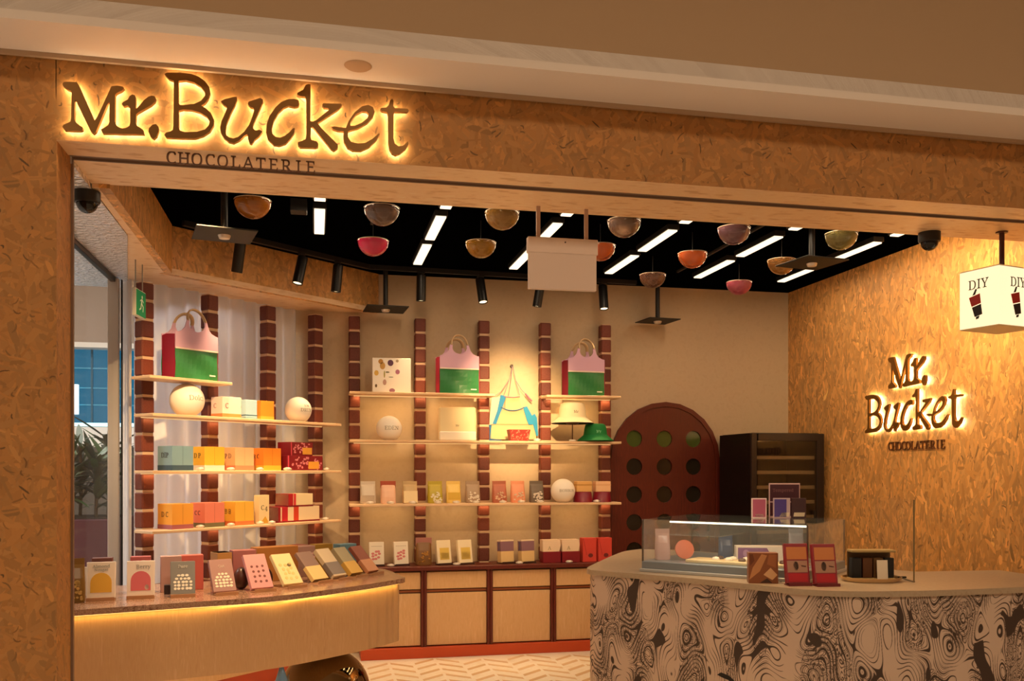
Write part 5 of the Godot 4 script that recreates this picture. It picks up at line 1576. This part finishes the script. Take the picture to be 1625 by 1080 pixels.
func build_case() -> void:
	var turn := -0.824
	var L := 1.06
	var W := 0.78
	var mid := Vector2(2.04, 5.50) + Vector2(0.679, -0.734) * L / 2 + Vector2(0.734, 0.679) * W / 2
	var at := P(mid.x, 0.90, mid.y)
	var o := thing("display_case", "low glass display case with a lit top edge on the counter", "display case", at, turn)
	var metal := mat("#8a97a2", 0.35, 0.4)
	pbox(o, "base", Vector3(0, 0.034, 0), Vector3(L, 0.068, W), metal, 0.004)
	pbox(o, "base_lip", Vector3(0, 0.010, 0.002), Vector3(L + 0.02, 0.020, W + 0.02), mat("#b7bcc0", 0.35, 0.3), 0.003)
	var glass := pane_mat(Color(0.86, 0.93, 0.92), 0.05)
	for g in [["front_pane", Vector3(0, 0.20, W / 2 - 0.004), Vector3(L - 0.02, 0.262, 0.006)], ["rear_pane", Vector3(0, 0.20, -W / 2 + 0.004), Vector3(L - 0.02, 0.262, 0.006)], ["side_pane", Vector3(-L / 2 + 0.004, 0.20, 0), Vector3(0.006, 0.262, W - 0.02)], ["side_pane", Vector3(L / 2 - 0.004, 0.20, 0), Vector3(0.006, 0.262, W - 0.02)], ["top_pane", Vector3(0, 0.333, 0), Vector3(L, 0.006, W)]]:
		var st := S()
		box(st, g[1], g[2])
		put(st, g[0], glass, o)
	for sx in [-1.0, 1.0]:
		for sz in [-1.0, 1.0]:
			pbox(o, "corner_post", Vector3(sx * (L / 2 - 0.006), 0.198, sz * (W / 2 - 0.006)), Vector3(0.010, 0.264, 0.010), mat("#6a625a", 0.3, 0.6), 0.001)
	pbox(o, "led_bar", Vector3(0.09, 0.323, W / 2 - 0.018), Vector3(L - 0.20, 0.010, 0.012), glow(Color(1.0, 0.95, 0.84), 2.2), 0.001)
	area_light(o, Vector3(0.09, 0.315, W / 2 - 0.022), Vector3(-PI / 2, 0, 0), Vector2(L - 0.20, 0.012), 0.085, Color(1.0, 0.93, 0.80))
	var st := S()
	box(st, Vector3(-0.30, 0.222, -0.10), Vector3(0.36, 0.005, 0.45))
	put(st, "glass_shelf", pane_mat(Color(0.80, 0.90, 0.92), 0.10), o)
	var R := Basis(Vector3.UP, turn)
	var place := func(x: float, yy: float, z: float) -> Vector3: return at + R * Vector3(x, yy, z)
	# goods inside
	carton("chocolate_box", "white box with violet print inside the glass case", "box", place.call(0.08, 0.068, -0.06), turn + 0.5, Vector3(0.30, 0.095, 0.10), "#efe6da", {"front": [[PackedVector2Array([Vector2(-0.14, 0.010), Vector2(0.05, 0.010), Vector2(0.06, 0.05), Vector2(0.04, 0.085), Vector2(-0.14, 0.085)]), "#8a5a94"], [[circle(Vector2(-0.09, 0.05), 0.02, 0.024, 10), circle(Vector2(-0.02, 0.035), 0.024, 0.018, 10)], "#c49ac8"]]})
	var cp := S()
	lathe(cp, [Vector2(0, 0), Vector2(0.062, 0), Vector2(0.062, 0.010), Vector2(0, 0.010)], 28, Transform3D(Basis(Vector3.RIGHT, PI / 2 - 0.25), Vector3(0, 0.0600, 0)))
	var cps := put(cp, "round_card", mat("#d8785c", 0.5))
	cps.position = place.call(-0.33, 0.075, 0.18)
	cps.rotation.y = turn + 0.75
	tag(cps, "round coral card inside the left of the glass case", "card")
	var bd := pbox(self, "presentation_board", place.call(0.10, 0.0775, 0.22), Vector3(0.72, 0.018, 0.20), mat("#e6cf9c", 0.5), 0.003, R)
	bd.position.y += 0.0
	tag(bd, "pale wooden board of chocolates inside the glass case", "board")
	for i in 14:
		var q := S()
		var px := -0.19 + (i % 7) * 0.085
		var pz := 0.19 + (0.07 if i > 6 else 0.0)
		lathe(q, [Vector2(0, 0), Vector2(0.022, 0), Vector2(0.024, 0.006), Vector2(0.018, 0.018), Vector2(0, 0.022)], 12)
		var ch := put(q, "chocolate", mat("#f0e6d2" if i % 3 else "#4a2c1c", 0.4))
		ch.position = place.call(px + 0.10, 0.0866, pz - 0.02)
		tag(ch, "small %s chocolate in the glass case, %s row, %s from the left" % ["white" if i % 3 else "dark", "front" if i > 6 else "rear", ["first", "second", "third", "fourth", "fifth", "sixth", "seventh"][i % 7]], "chocolate", "chocolates in the glass case")
	for k in 3:
		pouch(["clear foil pouch at the left end inside the glass case", "blue foil pouch inside the glass case behind the round card", "silver foil pouch in the middle of the glass case"][k], place.call([-0.45, -0.16, 0.30][k], 0.068, [0.25, -0.10, -0.12][k]), turn + 0.7, 0.10, [0.20, 0.15, 0.21][k], 0.05, ["#c9a8a4", "#48608a", "#8a8e9c"][k], {"rough": 0.2}, "foil pouches in the glass case")
	# cards standing on the glass top
	var topy := 1.2361
	carton("table_card", "pink card in an acrylic frame on top of the glass case", "card", P(2.815, topy, 5.42), -0.22, Vector3(0.098, 0.130, 0.012), "#e6cfd4", {"front": [[PackedVector2Array([Vector2(-0.041, 0.008), Vector2(0.041, 0.008), Vector2(0.041, 0.122), Vector2(-0.041, 0.122)]), "#b0587a"], [PackedVector2Array([Vector2(-0.02, 0.010), Vector2(0.032, 0.010), Vector2(0.026, 0.026), Vector2(-0.026, 0.026)]), "#ecdcd8"]]}, "cards on the glass case")
	carton("table_card", "blue violet card in an acrylic frame on top of the glass case", "card", P(2.965, topy, 5.40), -0.22, Vector3(0.110, 0.130, 0.012), "#b9a4b0", {"front": [[PackedVector2Array([Vector2(-0.048, 0.008), Vector2(0.030, 0.008), Vector2(0.030, 0.122), Vector2(-0.048, 0.122)]), "#4a3a8c"], [PackedVector2Array([Vector2(-0.015, 0.010), Vector2(0.045, 0.010), Vector2(0.050, 0.036), Vector2(-0.002, 0.036)]), "#d9ccb8"]]}, "cards on the glass case")
	carton("table_card", "dark maroon card beside the blue violet one on the glass case", "card", P(3.075, topy, 5.38), -0.22, Vector3(0.095, 0.130, 0.012), "#3e2028", {"front": [[PackedVector2Array([Vector2(-0.035, 0.010), Vector2(0.035, 0.010), Vector2(0.040, 0.036), Vector2(-0.030, 0.036)]), "#cdbfa4"]]}, "cards on the glass case")
	var bg := carton("table_sign", "large maroon sign with a pale border raised behind the small cards", "sign", P(3.040, topy, 5.50), -0.22, Vector3(0.205, 0.225, 0.010), "#d6b4b6", {"front": [[PackedVector2Array([Vector2(-0.096, 0.105), Vector2(0.096, 0.105), Vector2(0.096, 0.216), Vector2(-0.096, 0.216)]), "#4a1c2c"], [PackedVector2Array([Vector2(-0.096, 0.008), Vector2(0.096, 0.008), Vector2(0.096, 0.097), Vector2(-0.096, 0.097)]), "#4a1c2c"]], "texts": [["Tempered", 0.020, -0.01, 0.178, "#8a5a5c"]]})

# ---------------------------------------------------------------- hanging things
func build_hanging_things() -> void:
	# plain white board seen from behind, hung from the header
	var b := thing("hanging_board", "blank white board hanging on two flat rods from the header", "board", P(1.2, 2.90, 4.52), 0.0)
	b.position = P(1.245, 2.90, 4.52)
	for x in [-0.128, 0.128]:
		pbox(b, "rod", Vector3(x, -0.081, 0), Vector3(0.020, 0.162, 0.012), mat("#c9a894", 0.4, 0.2), 0.001)
	pbox(b, "upper_rail", Vector3(0, -0.200, 0.0), Vector3(0.372, 0.080, 0.040), mat("#e6d2c6", 0.6))
	pbox(b, "panel", Vector3(0, -0.330, 0.0), Vector3(0.360, 0.190, 0.030), mat("#e2cec2", 0.6))
	var bolt := S()
	lathe(bolt, [Vector2(0, 0), Vector2(0.004, 0), Vector2(0.004, 0.003), Vector2(0, 0.003)], 10, Transform3D(Basis(Vector3.RIGHT, PI / 2), Vector3(0.01, -0.182, 0.0200)))
	put(bolt, "bolt", mat("#4a3c34", 0.4, 0.5), b)
	# dome cameras
	for c in [[-1.065, 2.875, 4.66, "black dome security camera at the left beside the pillar"], [3.42, 2.90, 4.55, "black dome security camera under the header near the logo wall"]]:
		var o := thing("dome_camera", c[3], "security camera", P(c[0], c[1], c[2]), 0.0, "dome cameras")
		var st := S()
		lathe(st, [Vector2(0, -0.055), Vector2(0.055, -0.055), Vector2(0.060, -0.045), Vector2(0.060, 0.0), Vector2(0, 0)], 24)
		put(st, "housing", mat("#14110f", 0.4), o)
		st = S()
		var pr := []
		for i in 9:
			var a := PI / 2 * i / 8.0
			pr.append(Vector2(0.048 * sin(a), -0.055 - 0.048 * cos(a)))
		lathe(st, pr, 24)
		put(st, "dome", mat("#0c0b0c", 0.06), o)
	# box lantern with two printed faces in view
	var turn := 0.23
	var n := thing("box_lantern", "glowing cream box lantern on a dark rod over the counter", "lantern", P(3.780, 2.345, 4.44), turn)
	var w := 0.32
	var d := 0.245
	var lit := glow(Color(1.0, 0.92, 0.74), LANTERN)
	lit.albedo_color = Color(0.92, 0.88, 0.80)
	for f in [[Vector3(0, 0.163, d / 2 - 0.003), Vector3(w - 0.012, 0.322, 0.006), "front_face"], [Vector3(0, 0.163, -d / 2 + 0.003), Vector3(w - 0.012, 0.322, 0.006), "back_face"], [Vector3(-w / 2 + 0.003, 0.163, 0), Vector3(0.006, 0.322, d), "side_face"], [Vector3(w / 2 - 0.003, 0.163, 0), Vector3(0.006, 0.322, d), "side_face"]]:
		pbox(n, f[2], f[0], f[1], lit, 0.0)
	pbox(n, "bottom_face", Vector3(0, 0.0, 0), Vector3(w, 0.005, d), mat("#e6d3a6", 0.5), 0.0)
	pbox(n, "lid", Vector3(0, 0.327, 0), Vector3(w, 0.006, d), mat("#e6d3a6", 0.5), 0.0)
	var rd := S()
	tube(rd, [Vector3(0.03, 0.33, 0), Vector3(0.03, 0.553, 0)], 0.014, 10)
	lathe(rd, [Vector2(0, 0), Vector2(0.032, 0), Vector2(0.032, 0.006), Vector2(0, 0.006)], 16, Transform3D(Basis.IDENTITY, Vector3(0.03, 0.548, 0)))
	put(rd, "rod", mat("#4a1c10", 0.45), n)
	for f in [Transform3D(Basis(Vector3.UP, -PI / 2), Vector3(-w / 2 - 0.0005, 0, 0)), Transform3D(Basis.IDENTITY, Vector3(0.0, 0, d / 2 + 0.0005))]:
		lettering(n, "DIY", 0.052, mat("#3a3630", 0.6), f * Transform3D(Basis.IDENTITY, Vector3(-0.005, 0.243, 0)), 0.002)
		var k := 0.0
		var tilt: Transform3D = f * Transform3D(Basis(Vector3(0, 0, 1), 0.22), Vector3(0.0, 0.055, 0))
		for p in [["cup_top_print", [Vector2(-0.030, 0.075), Vector2(0.030, 0.075), Vector2(0.035, 0.130), Vector2(-0.035, 0.130)], "#a8231c"], ["cup_base_print", [Vector2(-0.024, 0.012), Vector2(0.024, 0.012), Vector2(0.029, 0.070), Vector2(-0.029, 0.070)], "#231a18"], ["spoon_print", [Vector2(-0.012, 0.134), Vector2(0.006, 0.134), Vector2(0.024, 0.160), Vector2(0.014, 0.164)], "#2b2622"], ["foot_print", [Vector2(-0.020, -0.004), Vector2(-0.002, -0.004), Vector2(0.006, 0.010), Vector2(-0.016, 0.010)], "#2b2622"]]:
			var q := S()
			extr(q, PackedVector2Array(p[1]), -0.001, 0.0012, tilt)
			put(q, p[0], mat(p[2], 0.6), n)
	var ol := OmniLight3D.new()
	ol.light_color = Color(1.0, 0.86, 0.62)
	ol.light_energy = 0.05
	ol.omni_range = 10.0
	ol.omni_attenuation = 2.0
	ol.light_size = 0.05
	ol.shadow_enabled = true
	ol.name = "light"
	n.add_child(ol)
	ol.position = Vector3(0, 0.16, 0)
	# exit sign on the left
	var ex := thing("exit_sign", "green exit sign with a white running figure beside the first brick column", "sign", P(-1.105, 2.525, 6.19), PI / 2 - 0.12)
	pbox(ex, "case", Vector3(0, 0.0875, 0), Vector3(0.20, 0.175, 0.024), mat("#d6d2c4", 0.5), 0.003)
	var green := glow(Color(0.05, 0.42, 0.22), 0.45)
	green.albedo_color = Color(0.10, 0.45, 0.28)
	pbox(ex, "green_face", Vector3(0, 0.0875, 0.0125), Vector3(0.186, 0.160, 0.003), green, 0.0)
	var fig := S()
	for p in [circle(Vector2(0.018, 0.132), 0.011, -1.0, 12), PackedVector2Array([Vector2(-0.005, 0.085), Vector2(0.016, 0.085), Vector2(0.022, 0.118), Vector2(0.004, 0.120)]), PackedVector2Array([Vector2(0.020, 0.112), Vector2(0.045, 0.098), Vector2(0.047, 0.106), Vector2(0.022, 0.120)]), PackedVector2Array([Vector2(0.004, 0.118), Vector2(-0.022, 0.108), Vector2(-0.020, 0.100), Vector2(0.004, 0.108)]), PackedVector2Array([Vector2(0.004, 0.086), Vector2(0.034, 0.070), Vector2(0.030, 0.040), Vector2(0.039, 0.040), Vector2(0.045, 0.075), Vector2(0.016, 0.092)]), PackedVector2Array([Vector2(-0.005, 0.088), Vector2(-0.012, 0.060), Vector2(-0.038, 0.050), Vector2(-0.035, 0.041), Vector2(-0.002, 0.055), Vector2(0.006, 0.086)])]:
		extr(fig, p, 0.0136, 0.0150)
	put(fig, "running_figure", mat("#e6f2e6", 0.5), ex)
	var hr := S()
	for x in [-0.07, 0.07]:
		tube(hr, [Vector3(x, 0.174, 0), Vector3(x, 0.356, 0)], 0.004, 6)
	put(hr, "hanger", mat("#9a958c", 0.4, 0.6), ex)

const LANTERN := 0.95

# ---------------------------------------------------------------- seen through the glass partition
func build_outside() -> void:
	var pl := thing("planter", "dark maroon planter box beyond the glass partition", "planter", P(-2.20, -0.01, 9.05))
	pbox(pl, "box", Vector3(0, 0.56, 0), Vector3(0.95, 1.12, 0.80), mat("#4c1226", 0.5), 0.01)
	pbox(pl, "soil", Vector3(0, 1.122, 0), Vector3(0.87, 0.012, 0.72), mat("#2a1c12", 0.9), 0.0)
	var g := RandomNumberGenerator.new()
	g.seed = 21
	for k in 6:
		var at := P([-2.50, -2.22, -1.95, -2.45, -2.18, -1.92][k], 1.118, [8.82, 8.80, 8.86, 9.25, 9.28, 9.22][k])
		var o := thing("strap_leaf_plant", "dark green strap leaved plant in the maroon planter, %s" % ["front left", "front middle", "front right", "rear left", "rear middle", "rear right"][k], "plant", at, 0.0, "plants in the planter")
		var st := S()
		tube(st, [Vector3.ZERO, Vector3(0.01, 0.25, 0.0), Vector3(0.0, 0.42 + 0.06 * k, 0.01)], 0.016, 7)
		put(st, "stem", mat("#4a3a24", 0.8), o)
		var leaf_m := [mat("#16290f", 0.5), mat("#203816", 0.5), mat("#2f4a1d", 0.5)]
		for i in 44:
			var a := g.randf() * TAU
			var up := g.randf_range(0.25, 1.25)
			var L := g.randf_range(0.32, 0.52)
			var base := Vector3(0, g.randf_range(0.06, 0.42 + 0.06 * k), 0)
			var dir := Vector3(cos(a) * cos(up), sin(up), sin(a) * cos(up))
			var side := dir.cross(Vector3.UP).normalized()
			var q := S()
			var prev := [base, base]
			var droop := g.randf_range(0.1, 0.5)
			for j in 6:
				var t := (j + 1) / 6.0
				var c := base + dir * (L * t) - Vector3(0, droop * L * t * t, 0)
				var wd := 0.030 * sin(PI * minf(0.15 + t * 0.85, 1.0)) + 0.001
				var now := [c - side * wd, c + side * wd]
				var nn := (side.cross(dir)).normalized()
				quad(q, prev[0], prev[1], now[1], now[0], nn)
				quad(q, prev[0] - nn * 0.002, prev[1] - nn * 0.002, now[1] - nn * 0.002, now[0] - nn * 0.002, -nn)
				prev = now
			put(q, "leaf", leaf_m[i % 3], o)
	# the shop across the side walkway: beige fascia, lit blue window, white counter
	var sh := thing("far_shopfront", "lit turquoise shop window under a beige fascia across the side walkway", "shopfront", P(-3.4, -0.01, 13.9))
	var blue := glow(Color(0.02, 0.42, 0.56), 0.8)
	blue.albedo_color = Color(0.02, 0.12, 0.16)
	pbox(sh, "fascia", Vector3(0, 4.1, 0.1), Vector3(3.9, 1.55, 0.30), mat("#a08c7c", 0.8), 0.0)
	pbox(sh, "white_trim", Vector3(0, 3.30, 0.13), Vector3(3.9, 0.07, 0.34), mat("#e6ded2", 0.6), 0.0)
	pbox(sh, "blue_window", Vector3(0, 2.74, 0.0), Vector3(3.9, 1.06, 0.05), blue, 0.0)
	for x in [-1.5, -0.9, -0.3, 0.3, 0.9, 1.5]:
		pbox(sh, "frame_bar", Vector3(x, 2.74, 0.04), Vector3(0.025, 1.06, 0.03), mat("#0e4a5c", 0.5), 0.0)
	for yy in [2.48, 2.72, 3.0]:
		pbox(sh, "window_shelf", Vector3(0, yy, 0.035), Vector3(3.9, 0.018, 0.03), mat("#2a8ca8", 0.4), 0.0)
	pbox(sh, "bright_line", Vector3(0, 2.20, 0.06), Vector3(3.9, 0.05, 0.04), glow(Color(0.6, 0.95, 1.0), 1.0), 0.0)
	pbox(sh, "white_counter", Vector3(0.9, 2.02, 0.1), Vector3(2.1, 0.28, 0.24), mat("#efece6", 0.5), 0.0)
	pbox(sh, "dark_counter", Vector3(0.9, 0.94, 0.1), Vector3(2.1, 1.88, 0.22), mat("#4a443c", 0.6), 0.0)
	pbox(sh, "grey_counter", Vector3(-1.05, 1.14, 0.14), Vector3(1.78, 2.28, 0.3), mat("#8c7c70", 0.7), 0.0)
	pbox(sh, "lit_panel", Vector3(0.06, 2.55, 0.12), Vector3(0.16, 0.42, 0.06), glow(Color(0.85, 0.95, 1.0), 1.2), 0.0)
	area_light(sh, Vector3(0, 2.74, 0.10), Vector3(0, 0, 0), Vector2(3.8, 1.0), 0.25, Color(0.35, 0.8, 1.0))
	for k in 3:
		var dn := S()
		lathe(dn, [Vector2(0, -0.006), Vector2(0.09, -0.006), Vector2(0.10, 0.0), Vector2(0, 0.0)], 20)
		var o := put(dn, "far_downlight", glow(Color(1.0, 0.92, 0.80), 1.6))
		o.position = P([-2.55, -2.50, -2.45][k], 5.149, [12.6, 11.9, 11.2][k])
		tag(o, "small glowing round downlight in the side walkway ceiling, %s" % ["farthest", "middle", "nearest"][k], "downlight", "downlights of the side walkway")
